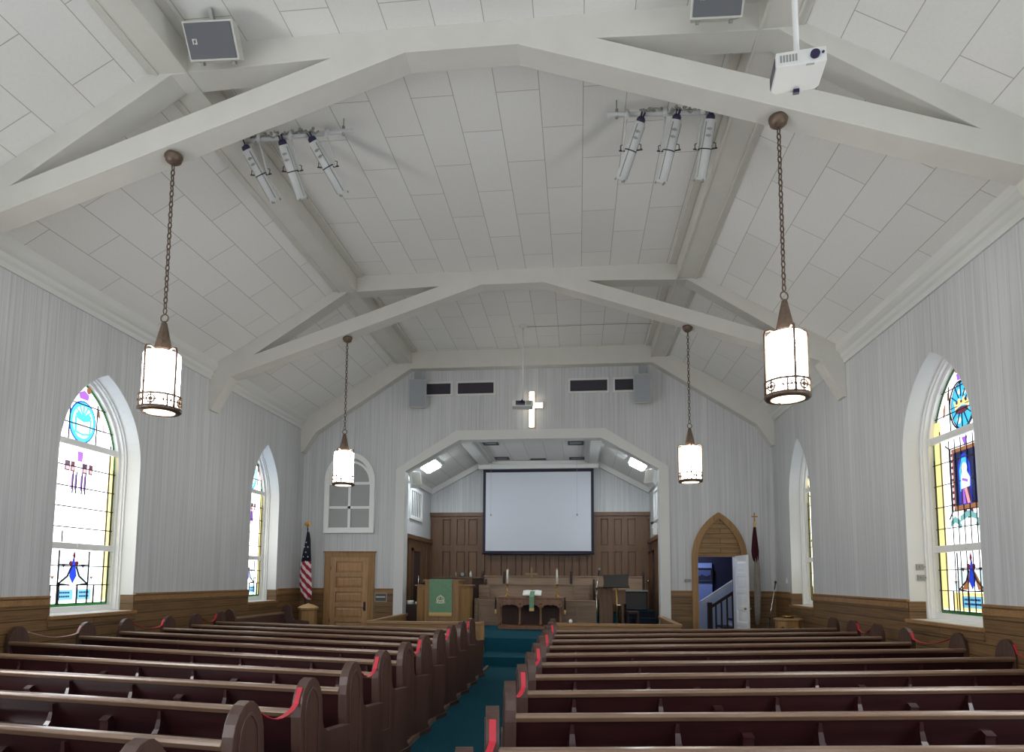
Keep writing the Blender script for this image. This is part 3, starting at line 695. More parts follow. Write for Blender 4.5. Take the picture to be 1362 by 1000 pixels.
# ------------------------------------------------------------------ pendant lamps
def lamp(loc, zdrop, label):
    r = thing('pendant_lamp', label, 'lamp', loc, 0, 'pendant lamps hung on chains from the trusses')
    m = MB().lathe([(.02, -.09), (.05, -.075), (.085, -.045), (.09, -.02), (.10, 0), (.10, .03)], n=24); m.build('canopy', BRONZE, r)
    zc = -zdrop                                                      # top of the cone
    m = MB(); n = int((zdrop-.09-.11)/.062); st = (zdrop-.09-.11)/n
    for i in range(n):
        z = -.09-st*(i+.5); a = 0 if i % 2 else PI/2; L = st*.62; wd = .020
        q = [(wd*math.cos(t)*math.cos(a), wd*math.cos(t)*math.sin(a), z+L*math.sin(t)) for t in [2*PI*k/8 for k in range(8)]]
        m.tube(q, .0075, 4, True)
    m.build('chain', BRONZE, r)
    m = MB().tube([(.045*math.cos(t), 0, zc+.055+.045*math.sin(t)) for t in [2*PI*k/14 for k in range(14)]], .008, 6, True); m.build('hook_ring', BRONZE, r)
    m = MB().lathe([(.012, zc+.02), (.03, zc), (.095, zc-.30), (.105, zc-.31), (.105, zc-.34), (.05, zc-.345)], n=8, ph=PI/8); m.build('cone_cap', BRONZE, r)
    zt = zc-.36; zb = zt-.66; R = .205
    m = MB().lathe([(.07, zt+.015), (R-.03, zt), (R-.012, zt-.02), (R-.012, zb+.02)], n=32, caps=False); m.build('lamp_shade', LAMPGLASS, r)
    m = MB()
    for k in range(4):
        a = PI/4+.5+k*PI/2; ca, sa = math.cos(a), math.sin(a)
        m.tube([(.09*ca, .09*sa, zt+.02), (.16*ca, .16*sa, zt+.05), ((R+.004)*ca, (R+.004)*sa, zt+.035), ((R+.012)*ca, (R+.012)*sa, zt), ((R+.012)*ca, (R+.012)*sa, zb)], .0125, 6)
    m.build('strap', BRONZE, r)
    m = MB()
    ringp = lambda rr, z: [(rr*math.cos(2*PI*k/32), rr*math.sin(2*PI*k/32), z) for k in range(32)]
    m.tube(ringp(R+.008, zb+.158), .013, 6, True); m.tube(ringp(R+.006, zb+.09), .009, 4, True)
    m.lathe([(R-.04, zb-.02), (R+.006, zb-.02), (R+.022, zb-.005), (R+.022, zb+.02), (R+.008, zb+.034), (R-.012, zb+.034)], n=32, caps=False)
    for k in range(8):                                               # cast band: wheel crosses between short bars
        a = 2*PI*k/8+.15; ctr = Vector(((R+.008)*math.cos(a), (R+.008)*math.sin(a), zb+.09)); tx = Vector((-math.sin(a), math.cos(a), 0)); uz = Vector((0, 0, 1))
        if k % 2 == 0:
            m.tube([ctr+tx*.045*math.cos(t)+uz*.045*math.sin(t) for t in [2*PI*q/12 for q in range(12)]], .010, 4, True)
            m.tube([ctr-uz*.06, ctr+uz*.06], .009, 4)
            m.tube([ctr+tx*.018*math.cos(t)+uz*.018*math.sin(t) for t in [2*PI*q/8 for q in range(8)]], .008, 4, True)
        else:
            m.tube([ctr-uz*.06, ctr+uz*.06], .010, 4)
            for e in (-1, 1): m.tube([ctr+tx*e*.03-uz*.025, ctr+tx*e*.045, ctr+tx*e*.03+uz*.025], .009, 4)
    m.build('filigree_band', BRONZE, r)
    m = MB().lathe([(R-.02, zb+.01), (R-.05, zb-.012), (.09, zb-.02), (.085, zb-.012), (.04, zb-.026), (.002, zb-.03)], n=32, caps=False); m.build('bottom_diffuser', LAMPCUP, r)
    return r
LX = 3.405
def chord(x): return 7.53-.3373*(abs(x)-.627)
l0 = lamp((-LX, 6.795, chord(LX)-.03), 6.59-4.60, 'pendant lamp on the nearest truss, flag side of the aisle')
dup(l0, (LX, 6.795, chord(LX)-.03), .35, 'pendant lamp on the nearest truss, doorway side of the aisle')
dup(l0, (-LX, 12.615, chord(LX)-.03), .0, 'pendant lamp on the farther truss, hanging before the arched interior window')
dup(l0, (LX, 12.615, chord(LX)-.03), .2, 'pendant lamp on the farther truss, doorway side of the chancel')

# ------------------------------------------------------------------ stage lights
def bar(x0, x1, y, z0, z1, cans, rods, label):
    r = thing('lighting_bar', label, 'lighting bar', (x0, y, z0), 0, 'pipes that carry the stage lights')
    d = Vector((x1-x0, 0, z1-z0))
    MB().tube([(0, 0, 0), tuple(d)], .030, 10).build('pipe', SILVER, r)
    for f in rods:
        p = d*f; m = MB().tube([tuple(p), (p.x, 0, ZC-z0)], .007, 6); m.tube([(p.x, 0, p.z-.05), (p.x, 0, p.z+.07)], .02, 8); m.build('hanging_rod', CLAMP, r)
    m = MB()
    for i in range(26):
        a = d*(.35+.6*i/26); m.ball((a.x+random.uniform(-.02, .02), random.uniform(-.05, .03), a.z+.03+random.uniform(-.01, .05)), .022, 6)
    q = [tuple(d*(.3+.65*i/20)+Vector((0, random.uniform(-.05, .0), random.uniform(-.03, .06)))) for i in range(21)]
    m.tube(q, .012, 5); m.build('cable', CLAMP, r)
    return r
bar(-1.70, -3.20, 7.98, 7.64, 7.58, 0, (.085, .9), 'grey pipe carrying three stage lights, flag side')
bar(1.66, 3.04, 7.98, 7.63, 7.57, 0, (.09, .92), 'grey pipe carrying three stage lights, doorway side')
def can(top, bot, barz, label, sgn):
    top = Vector(top); bot = Vector(bot); ax = (bot-top); L = ax.length; R = ax.to_track_quat('Z', 'Y').to_matrix()
    r = thing('stage_light', label, 'stage light', top, 0, 'stage lights on the ceiling pipes')
    m = MB().lathe([(.066, 0), (.070, .01), (.070, L*.46), (.074, L*.47), (.074, L*.49), (.070, L*.5), (.070, L), (.062, L), (.062, L-.06), (.005, L-.07)], n=20, R=R, caps=False)
    m.lathe([(.066, 0), (.05, .03), (.004, .03)], n=20, R=R, caps=False)
    m.build('tube_housing', SILVER, r); m = MB()
    for k in range(3):
        a = 2*PI*k/3-.6
        m.tube([R @ Vector((.072*math.cos(a), .072*math.sin(a), .03)), R @ Vector((.072*math.cos(a), .072*math.sin(a), L-.03))], .007, 4)
    m.build('seam', CLAMP, r)
    m = MB().lathe([(.056, .0), (.056, -.035), (.04, -.06), (.01, -.065)], n=14, R=R)
    for k in range(4): m.tube([R @ Vector((.02*math.cos(k*1.6), .02*math.sin(k*1.6), -.05)), R @ Vector((.03*math.cos(k*1.6), .03*math.sin(k*1.6), -.12))], .008, 5)
    m.build('rear_cap', PLUG, r)
    for zz in (L*.16, L*.27):                                         # vent slots on the housing
        m = MB()
        for k in range(5):
            v_ = R.inverted() @ Vector((0, -1, -.6)); a0 = math.atan2(v_.y, v_.x); a = a0+(k-2)*.2; hh = .018-.005*abs(k-2)
            m.lathe([(.0715, zz-hh), (.0715, zz+hh)], n=40, R=R, caps=False) if False else m.tube([R @ Vector((.0705*math.cos(a), .0705*math.sin(a), zz-hh)), R @ Vector((.0705*math.cos(a), .0705*math.sin(a), zz+hh))], .006, 4)
        m.build('vent_slot', CLAMP, r)
    m = MB().lathe([(.080, L*.475), (.080, L*.495)], n=20, R=R, caps=False)
    mid = R @ Vector((0, 0, L*.485)); side = Vector((1, 0, 0))
    for e in (-1, 1):
        m.tube([mid+side*e*.07, mid+side*e*.15+Vector((0, 0, .01))], .010, 6); m.tube([mid+side*e*.13+Vector((0, -.01, 0)), mid+side*e*.13+Vector((0, -.01, .07)), mid+side*e*.10+Vector((0, -.01, .08))], .006, 5)
    m.build('clamp_ring', BLACK, r)
    zb = barz-top.z
    m = MB().tube([mid+side*sgn*.10, Vector((mid.x+sgn*.06, -.02, zb-.03))], .012, 5); m.tube([Vector((mid.x+sgn*.06, -.05, zb-.06)), Vector((mid.x+sgn*.06, -.02, zb+.05))], .03, 6); m.build('yoke_arm', SILVER, r)
    m = MB(); a = R @ Vector((.075, 0, L)); 
    for k in range(3): an = 2*PI*k/3+.4; m.tube([R @ Vector((.068*math.cos(an), .068*math.sin(an), L-.01)), R @ Vector((.076*math.cos(an), .076*math.sin(an), L+.02))], .010, 5)
    m.build('lens_clip', CLAMP, r)
TL = [((-3.17, 7.98, 7.46), (-2.94, 8.38, 6.96), 'outermost white tube spotlight on the flag side pipe'), ((-2.66, 7.98, 7.50), (-2.55, 8.38, 6.97), 'middle white tube spotlight on the flag side pipe'), ((-2.24, 7.98, 7.52), (-1.96, 8.38, 7.01), 'innermost white tube spotlight on the flag side pipe')]
TRR = [((2.08, 7.98, 7.50), (1.85, 8.3, 6.94), 'innermost white tube spotlight on the doorway side pipe'), ((2.53, 7.98, 7.50), (2.37, 8.3, 6.87), 'middle white tube spotlight on the doorway side pipe'), ((2.95, 7.98, 7.48), (2.87, 8.3, 6.88), 'outermost white tube spotlight on the doorway side pipe')]
for a, b, l in TL: can(a, b, 7.61, l, 1)
for a, b, l in TRR: can(a, b, 7.60, l, -1)

# ------------------------------------------------------------------ ceiling speakers and projectors
def box_speaker(loc, rot, label, wdt=.50, hgt=.34):
    r = thing('ceiling_speaker', label, 'speaker', loc, 0, 'speakers mounted by the nearest truss'); r.rotation_euler = rot
    m = MB().prism([(-wdt/2, 0), (wdt/2, 0), (wdt/2-.05, .26), (-wdt/2+.05, .26)], fXY, -hgt/2, hgt/2); m.build('speaker_body', CABINET, r, .01)
    gr = MB().box(-wdt/2+.025, wdt/2-.025, -.016, .002, -hgt/2+.02, hgt/2-.02).build('speaker_grille', DGREY, r, .004)
    m = MB(); x = -wdt/2+.085; z = -.03
    m.prism([(x, z), (x+.012, z), (x+.012, z+.038), (x+.03, z+.038), (x+.03, z+.05), (x, z+.05)], fXZ, -.02, -.015); m.prism([(x+.022, z), (x+.05, z), (x+.05, z+.05), (x+.038, z+.05), (x+.038, z+.012), (x+.022, z+.012)], fXZ, -.02, -.015)
    m.build('emblem', CABINET, gr)
    for e in (-1, 1): MB().box(e*wdt*.32-.015, e*wdt*.32+.015, .06, .12, -hgt/2-.03, -hgt/2).build('mount_bracket', CLAMP, r)
    MB().box(-.02, .02, .14, .20, hgt/2, hgt/2+.12).build('mount_stem', CLAMP, r)
box_speaker((-2.66, 6.22, 7.47), (math.radians(36), 0, math.radians(2)), 'dark grilled white speaker by the nearest truss, flag side', .56, .36)
box_speaker((2.66, 6.10, 7.40), (math.radians(36), 0, math.radians(2)), 'dark grilled white speaker by the nearest truss, doorway side', .52, .36)
def projector(loc, rz, body, label, ztop, tilt=0):
    r = thing('projector', label, 'projector', loc, rz, 'projectors on ceiling poles'); w, d, h = body
    m = MB(); m.X = Matrix.Rotation(tilt, 4, 'X')
    m.prism([(-w/2, -d/2), (w/2, -d/2), (w/2, d/2-.03), (w/2-.04, d/2), (-w/2+.04, d/2), (-w/2, d/2-.03)], fXY, -h/2, h/2); m.build('projector_body', WHITE, r, .008)
    k = MB(); k.X = m.X; k.lathe([(.030, 0), (.034, .012), (.034, .03)], (w*.27, -d/2+.012, .0), 20, Matrix.Rotation(PI/2, 3, 'X')); k.build('lens', PLUG, r)
    k = MB(); k.X = m.X; k.box(-w/2-.004, -w/2+.004, -d*.38, d*.38, -h*.36, h*.36); k.build('side_slot', PLUG, r)
    k = MB(); k.X = m.X; k.box(w*.10, w*.26, -d*.48, -d*.43, -h/2-.004, -h/2+.004); k.build('label_plate', CLAMP, r)
    k = MB(); k.X = m.X; k.lathe([(.010, 0), (.010, .02)], (w*.43, -d/2+.012, .01), 10, Matrix.Rotation(PI/2, 3, 'X')); k.build('sensor', PLUG, r)
    k = MB(); k.X = m.X; k.box(-.01, .035, d/2-.04, d/2-.01, -h/2-.03, -h/2); k.build('plug', PLUG, r)
    k = MB(); k.X = m.X
    for i in range(6): k.box(-w*.42+i*.022, -w*.42+.013+i*.022, -d/2-.003, -d/2+.003, -h*.22, h*.25)
    k.build('vent_slots', CLAMP, r)
    k = MB().box(-.09, .09, -.07, .07, h/2, h/2+.015).box(-.05, .09, -.04, .05, h/2+.015, h/2+.045); k.build('mount_plate', CLAMP, r)
    k = MB().tube([(0, 0, h/2+.04), (0, 0, ztop-loc[2])], .022, 12); k.tube([(0, 0, (ztop-loc[2])*.45), (0, 0, ztop-loc[2])], .028, 12); k.lathe([(.09, 0), (.09, -.02), (.03, -.05)], (0, 0, ztop-loc[2]), 20); k.build('ceiling_pole', WHITE, r)
    return r
projector((2.99, 4.98, 5.66), math.radians(-7), (.36, .30, .12), 'white projector on a pole near the closest truss', ZC)
r = thing('projector', 'small white projector on a long thin pole before the lit cross', 'projector', (-.04, 15.4, 5.86), math.radians(6), 'projectors on ceiling poles')
MB().box(-.25, .25, -.17, .17, -.075, .075).build('projector_body', WHITE, r, .025)
m = MB().box(-.17, .05, -.178, -.168, -.05, .055); m.build('rear_panel', mat('projector_ports', lin(70, 66, 92), .5), r)
m = MB()
for i in range(5): m.tube([(-.12+.04*i, -.18, .03), (-.10+.04*i, -.21, -.01), (-.02, -.18, .08), (0, -.02, .12)], .006, 5)
m.build('cable', BLACK, r)
MB().box(.08, .2, -.175, -.165, -.04, .05).build('vent_slots', CLAMP, r)
m = MB().tube([(0, 0, .06), (0, 0, ZC-5.86)], .020, 10); m.lathe([(.10, 0), (.10, -.02), (.03, -.06)], (0, 0, ZC-5.86), 20); m.build('ceiling_pole', WHITE, r)
tag(MB().tube([(.0, 15.45, ZC-.01), (.8, 15.46, ZC-.008), (1.6, 15.44, ZC-.01), (2.6, 15.45, ZC-.012), (3.05, 15.45, ZC-.03)], .006, 5).build('ceiling_wire', CLAMP), 'thin pale cable running along the ceiling from the far projector pole', 'cable')

# ------------------------------------------------------------------ pews
def yb(z): return -.275+(.83-z)*.34         # rear face of the leaning back
ENDF = [(-.125, 1.03), (-.09, 1.005), (-.05, .95), (-.025, .87), (-.015, .74), (.005, .675), (.06, .645), (.37, .625), (.40, .60), (.40, .55), (.36, .50), (.34, .10), (.38, .06), (.38, 0)]
END = [(-.16, 0), (-.21, .10), (-.28, .62), (-.29, .80), (-.284, .87), (-.27, .93), (-.245, .98), (-.205, 1.02), (-.16, 1.036)]+ENDF
PANEL = [(-.225, .30), (-.245, .80), (-.23, .89), (-.205, .945), (-.165, .975), (-.14, .975), (-.105, .945), (-.075, .89), (-.06, .80), (-.06, .30)]
def pew_parts(r, L, e, racks=True):
    """pew along local x from 0 to e*L, facing +y"""
    X = lambda a, b: sorted((e*a, e*b))
    for x0, x1, outer in ((-.035, .035, -.035), (L-.035, L+.035, L+.035)):
        m = MB().prism(END, fYZ, *X(x0, x1))
        o_ = -.006 if outer < x0+.01 else .006
        m.ring(PANEL, [(-.15+(a+.15)*.80, .63+(z-.63)*.94) for a, z in PANEL], fYZ, *sorted((e*outer, e*(outer+(o_ if outer < L/2 else .006)))))
        m.box(*X(x0-.012, x1+.012), -.19, .40, 0, .05)
        m.build('end_panel', PEWV, r, .006)
    m = MB().prism([(yb(.83), .83), (yb(.36), .36), (yb(.36)+.03, .36), (yb(.83)+.03, .83)], fYZ, *X(.03, L-.03)); m.build('backrest', PEW, r)
    m = MB().prism([(yb(.8)-.018, .795), (yb(.83)-.024, .825), (yb(.84)-.012, .846), (yb(.84)+.04, .846), (yb(.83)+.05, .825), (yb(.8)+.045, .795)], fYZ, *X(.03, L-.03)); m.build('top_rail', PEWT, r, .005)
    m = MB().box(*X(.03, L-.03), yb(.36)+.0, .34, .41, .45).box(*X(.03, L-.03), .28, .33, .33, .41); m.build('seat', PEW, r, .006)
    if not racks: return
    x = .38
    while x+.70 < L:
        m = MB()
        for q in (x, x+.68):                                         # rack sides shaped like fins
            pf = [(yb(.76), .775), (yb(.76)-.025, .778), (yb(.70)-.045, .72), (yb(.64)-.08, .66), (yb(.60)-.125, .62), (yb(.585)-.125, .565), (yb(.565), .55)]
            m.prism(pf, lambda a, b, d, q=q: (e*(q+.011+d*(.011+max(0, .775-b)*.085)), a, b), -1, 1)
        m.box(*X(x, x+.70), yb(.56)-.10, yb(.56), .552, .566); m.box(*X(x, x+.70), yb(.62)-.112, yb(.62)-.10, .60, .635)
        m.build('book_rack', PEW, r)
        if x+1.2 < L:
            m = MB().box(*X(x+1.12, x+1.19), yb(.66)-.055, yb(.66), .60, .69); m.prism([(yb(.69)-.06, .69), (yb(.69), .69), (yb(.69), .715), (yb(.69)-.02, .715)], fYZ, *X(x+1.12, x+1.19)); m.build('cup_holder', PEW, r)
        x += 1.62
PROTO = {}
def pew(side, L, loc, rz, label):
    key = (side, L); g = 'pews on the %s of the aisle' % ('panelled door side' if side < 0 else 'pointed doorway side')
    if key not in PROTO:
        r = thing('pew', label, 'pew', loc, rz, g); pew_parts(r, L, side); PROTO[key] = r; return r
    return dup(PROTO[key], loc, rz, label, g)
ORD = ['closest to the camera', 'second from the camera', 'third from the camera', 'fourth from the camera', 'fifth from the camera', 'sixth from the camera',
       'fifth from the chancel', 'fourth from the chancel', 'third from the chancel', 'second from the chancel', 'closest to the chancel']
SL_ = [.150, .152, .158, .164, .19, .225, .25, .25, .245, .24, .235]
SR_ = [.135, .14, .156, .19, .215, .24, .255, .265, .272, .278, .28]
YL = lambda i: 3.53+.845*(i-1); YR = lambda i: 3.56+.855*(i-1)
AL, AR = -.50, .80
PE = {}
for i in range(11):
    L = 5.72 if i < 6 else (5.50 if i < 8 else 5.28); a = math.atan(SL_[i])
    pew(-1, L, (AL, YL(i)+.08, 0), -a, 'long dark wooden pew on the panelled door side, '+ORD[i]); PE[(-1, i)] = (L, a)
    L = 5.50 if i < 7 else 5.25; a = math.atan(SR_[i])
    pew(1, L, (AR, YR(i)+.08, 0), a, 'long dark wooden pew on the pointed doorway side, '+ORD[i]); PE[(1, i)] = (L, a)
r = thing('pew', 'short dark wooden pew against the wall by the flag, facing the aisle', 'pew', (-5.78, 13.10, 0), math.radians(-90), 'pews set sideways'); pew_parts(r, 2.75, -1, False)

def ribbon(side, i, wall, label, m_=RIBBON, pale=False):
    """hangs from the end of pew i back to the end of the pew behind it"""
    def endp(k):
        L, a = PE[(side, k)]; x0, y0 = (AL, YL(k)+.08) if side < 0 else (AR, YR(k)+.08)
        d = Vector((side*math.cos(a), math.sin(a), 0)); n = Vector((-side*math.sin(a), math.cos(a), 0)) if side > 0 else Vector((math.sin(a), math.cos(a), 0))
        return Vector((x0, y0, 0))+d*(L if wall else 0), n
    P, n = endp(i); Q, n2 = endp(i-1); sd = Vector((1, 0, 0))
    a = P+n*-.294; b = Q+n2*-.045
    pts = [P+n*-.25+Vector((0, 0, .985)), P+n*-.277+Vector((0, 0, .93)), a+Vector((0, 0, .885))]
    c0 = a+Vector((0, 0, .875)); c1 = b+Vector((0, 0, .955))
    for k in range(1, 10):
        t = k/9; p = c0.lerp(c1, t); p.z -= .06*math.sin(PI*t); pts.append(p)
    o = MB().strap(pts, .034, .004, sd).build('ribbon', m_); tag(o, label, 'ribbon', 'ribbons closing off alternate pews')
for i in (2, 4, 6, 8, 10): ribbon(-1, i, False, 'red ribbon across aisle ends, panelled door side, from pew '+ORD[i])
for i in (1, 3, 5, 7, 9): ribbon(1, i, False, 'red ribbon across aisle ends, pointed doorway side, from pew '+ORD[i])
for i, pl in ((6, True), (8, False), (10, False)): ribbon(-1, i, True, ('pale shining ribbon' if pl else 'red ribbon')+' by the flag side wall, from pew '+ORD[i], RIBBON_GLINT if pl else RIBBON)
for i in (5, 7, 9): ribbon(1, i, True, 'red ribbon by the pointed doorway side wall, from pew '+ORD[i])

# ------------------------------------------------------------------ communion rails
def rail(name, x0, x1, y0, y1, label, lead_end):
    r = thing(name, label, 'rail', ((x0+x1)/2, y0, 0), 0, 'low oak rails before the chancel'); cx = (x0+x1)/2
    a, b = x0-cx, x1-cx; wing = a if abs(x0) > abs(x1) else b
    m = MB().box(a, b, -.02, .02, .01, .70)
    for k in range(5): q = a+(b-a)*k/4; m.box(max(a+.004, q-.05), min(b-.004, q+.05), -.036, .036, .005, .705)
    m.box(a+.002, b-.002, -.042, .042, .0, .12).box(a+.002, b-.002, -.042, .042, .60, .71); m.build('front_panel', OAKH, r, .004)
    MB().box(a-.03, b+.03, -.075, .075, .71, .77).build('cap_rail', OAKH, r, .008)
    e = 1 if wing > 0 else -1
    MB().box(*sorted((wing-e*.025, wing+e*.025)), .03, y1-y0, 0, .71).build('side_panel', OAKH, r)
    MB().box(*sorted((wing-e*.07, wing+e*.07)), .07, y1-y0, .71, .77).build('side_cap_rail', OAKH, r, .008)
    q = b if wing == a else a
    MB().box(q-.06, q+.06, -.06, .06, 0, .78).build('end_post', OAK, r, .006)
rail('communion_rail', -3.27, -.78, 14.0, YE-.08, 'low oak communion rail in front of the pulpit', 1)
rail('communion_rail', .86, 3.36, 14.0, YE-.08, 'low oak communion rail in front of the music stand', 1)
tag(MB().ball((1.11, 14.0, .81), .042).build('ball', BRIGHT), 'small white ball on the rail in front of the music stand', 'ball')

# ------------------------------------------------------------------ chancel furniture (stands on the platform)
r = thing('pulpit', 'honey oak pulpit with stepped sides and a tall centre', 'pulpit', (-2.30, 17.30, ZP))
MB().box(-.45, .45, -.20, .40, 0, 1.18).box(-.36, .36, -.215, -.2, .12, 1.08).build('centre_panel', OAK, r, .006)
for e in (-1, 1):
    m = MB().prism([(e*.45, -.17), (e*.72, .02), (e*.72, .5), (e*.45, .5)], fXY, 0, 1.05); m.prism([(e*.50, -.145), (e*.68, -.02), (e*.675, -.03), (e*.505, -.157)], fXY, .12, .95); m.build('side_panel', OAK, r, .005)
    MB().prism([(e*.42, -.22), (e*.78, .0), (e*.78, .52), (e*.42, .52)], fXY, 1.05, 1.085).build('side_cap', OAKH, r, .004)
MB().box(-.50, .50, -.25, .42, 1.18, 1.22).build('top_board', OAKH, r, .006)
MB().box(-.48, .48, -.22, .02, 0, .09).build('plinth', OAK, r)
r = thing('pulpit_cloth', 'green pulpit cloth with gold fringe and pale monogram', 'cloth', (-2.32, 17.045, ZP))
m = MB(); hy = [-.006*math.sin(i*1.1) for i in range(13)]
m.prism([(-.30+.05*i, 0) for i in range(13)], fXY, 0, 0) if False else None
PCL = MB().box(-.30, .30, -.012, .0, .36, 1.225).box(-.30, .30, -.012, .35, 1.221, 1.233).build('cloth_panel', GREEN, r, .004)
m = MB().box(-.30, .30, -.015, .003, .29, .365)
for i in range(30): m.box(-.298+.02*i, -.285+.02*i, -.017, .004, .265, .30)
m.build('fringe', GOLD, PCL)
m = MB(); MW = mat('embroidery_cream', lin(226, 226, 200), .7)
m.ring(circ(0, .70, .105, 24), circ(0, .70, .088, 24), fXZ, -.018, -.012)
m.strip([(-.085, -.015, .60), (0, -.015, .83), (.085, -.015, .60)], .018, .005, (0, 1, 0)); m.strip([(-.05, -.016, .68), (.05, -.016, .68)], .014, .005, (0, 1, 0)); m.ring(circ(0, .64, .035, 14), circ(0, .64, .02, 14), fXZ, -.019, -.013)
for e in (-1, 1): m.strip([(e*.13, -.015, .62), (e*.06, -.015, .66), (e*.10, -.015, .73), (e*.04, -.015, .78)], .014, .005, (0, 1, 0))
m.build('monogram', MW, PCL)
tag(MB().lathe([(.06, 0), (.11, .01), (.13, .045), (.125, .05), (.1, .02), (.01, .015)], (-2.86, 17.55, ZP+1.086), 20).build('black_dish', BLACK), 'shiny black round dish on the pulpit shoulder', 'dish')

r = thing('organ_console', 'brown wooden organ console behind the pulpit', 'organ', (-2.15, 18.7, ZP))
MB().box(-.72, .40, 0, .08, 0, 1.26).build('back_board', BROWN, r)
for x, w_ in ((-.72, .07), (.40, .22)): MB().box(x, x+w_, -.02 if x > 0 else .08, .8, 0, 1.262).build('side_board', DARKW, r)
MB().box(-.75, .64, -.03, .82, 1.26, 1.30).build('top_board', BROWN, r, .006)
MB().box(-.65, .6, .3, .8, .6, .66).build('key_shelf', DARKW, r)
r = thing('tape_dispenser', 'small dark and grey gadget on top of the organ console', 'dispenser', (-2.06, 18.85, ZP+1.30)); MB().prism([(-.09, 0), (.09, 0), (.09, .05), (.05, .12), (-.03, .13), (-.09, .06)], fXZ, -.04, .04).build('body', BLACK, r, .006); MB().lathe([(.05, -.02), (.05, .02)], (.0, -.03, .075), 16, Matrix.Rotation(PI/2, 3, 'X')).build('reel', CONTROL, r)
tag(MB().lathe([(.035, 0), (.037, .08), (.03, .12), (.014, .135), (.014, .165)], (-1.82, 18.82, ZP+1.30), 14).build('bottle', mat('pale_plastic', lin(196, 202, 200), .3)), 'small pale bottle on top of the organ console', 'bottle')
tag(MB().lathe([(.02, 0), (.022, .1), (.012, .12), (.02, .14)], (-2.25, 18.82, ZP+1.30), 12).build('figurine', CONTROL), 'slim grey upright ornament on top of the organ console', 'ornament')
r = thing('side_cabinet', 'small black cabinet in the chancel corner beside the pulpit', 'cabinet', (-3.25, 17.75, ZP)); MB().box(-.2, .2, -.18, .2, 0, .52).build('body', BLACK, r, .008); MB().box(-.17, .17, -.19, -.178, .04, .48).build('door', DARKW, r); MB().box(-.22, .22, -.2, .22, .52, .55).build('top', BLACK, r)
m = MB().lathe([(.09, 0), (.09, .10)], (-3.30, 17.72, ZP+.55), 20); m.lathe([(.035, .101), (.035, .103)], (-3.30, 17.72, ZP+.55), 14); tag(m.build('tape_roll', PAPER), 'white roll standing on the black corner cabinet', 'roll')
tag(MB().ball((-3.12, 17.64, ZP+.585), .035).build('crumpled_paper', PAPER), 'small crumpled white paper beside the white roll', 'paper')
r = thing('side_door', 'dark narrow door in the chancel side wall behind the pulpit', 'door', (-CX+.04, 19.1, ZP)); MB().box(0, .03, -.42, .42, 0, 2.05).build('door_leaf', DARKW, r)
m = MB(); 
for a, b in ((-.50, -.42), (.42, .50)): m.box(0, .05, a, b, 0, 2.13)
m.box(0, .05, -.5, .5, 2.05, 2.13); m.build('door_casing', BROWN, r); MB().tube([(.03, .05, .80), (.08, .05, .82), (.08, .05, 1.32), (.03, .05, 1.34)], .014, 8).build('pull_handle', CHROME, r)
r = thing('side_door', 'dark narrow door in the chancel side wall beyond the music stand', 'door', (CX-.04, 20.3, ZP)); MB().box(-.03, 0, -.42, .62, 0, 2.05).build('door_leaf', BROWN, r); MB().ball((-.07, .55, 1.2), .04).build('knob', CHROME, r)
m = MB(); m.box(-.05, 0, -.5, -.42, 0, 2.13).box(-.05, 0, -.5, .7, 2.05, 2.13); m.build('door_casing', DARKW, r)

# louvred openings and lights of the chancel
for s, lb in ((-1, 'white louvred panel high on the chancel wall above the pulpit'), (1, 'white louvred panel high on the chancel wall above the carpeted steps')):
    r = thing('louver_panel', lb, 'louver', (s*CX, 19.15, 3.88)); f = lambda a, b, d, s=s: (-s*d, a, b)
    MB().ring([(-.75, -.46), (.75, -.46), (.75, .47), (-.75, .47)], [(-.65, -.36), (.65, -.36), (.65, .38), (-.65, .38)], f, .0, .035).build('frame', BRIGHT, r)
    m = MB().prism([(-.65, -.36), (.65, -.36), (.65, .38), (-.65, .38)], f, .001, .006); m.mi = 1
    for k in range(6): m.prism([(-.63+.22*k, -.36), (-.54+.22*k, -.36), (-.54+.22*k, .38), (-.63+.22*k, .38)], f, .008, .018)
    m.build('slats', [VENT, BRIGHT], r)
    r = thing('fluorescent_light', 'bright ceiling fluorescent fixture in the chancel, %s' % ('above the pulpit' if s < 0 else 'above the piano'), 'light', (s*2.95, 18.35, 4.93), 0, 'fluorescent fixtures on the chancel slopes')
    M_ = Matrix.Rotation(s*math.atan2(.9, 1.66), 4, 'Y')
    m = MB(); m.X = M_; m.box(-.26, .26, -.50, .50, -.04, .0); m.build('housing', BRIGHT, r)
    m = MB(); m.X = M_; m.box(-.20, .20, -.44, .44, -.075, -.042); m.build('diffuser', TUBE, r, .01)
    r = thing('stage_monitor', 'small white speaker under the chancel arch, %s' % ('pulpit side' if s < 0 else 'music stand side'), 'speaker', (s*3.24, 17.72, 4.42), s*math.radians(-35), 'white speakers inside the chancel arch')
    m = MB(); m.X = Matrix.Rotation(math.radians(-18), 4, 'X'); m.prism([(-.14, -.12), (.14, -.12), (.10, .14), (-.10, .14)], fXY, -.20, .20); m.build('speaker_body', BRIGHT, r, .012)
    m = MB(); m.X = Matrix.Rotation(math.radians(-18), 4, 'X'); m.box(-.12, .12, -.13, -.118, -.18, .18); m.build('speaker_grille', CABINET, r)
    MB().tube([(0, .1, .1), (s*.10, .16, .14), (s*.16, .12, .16)], .015, 6).build('bracket', BLACK, r)
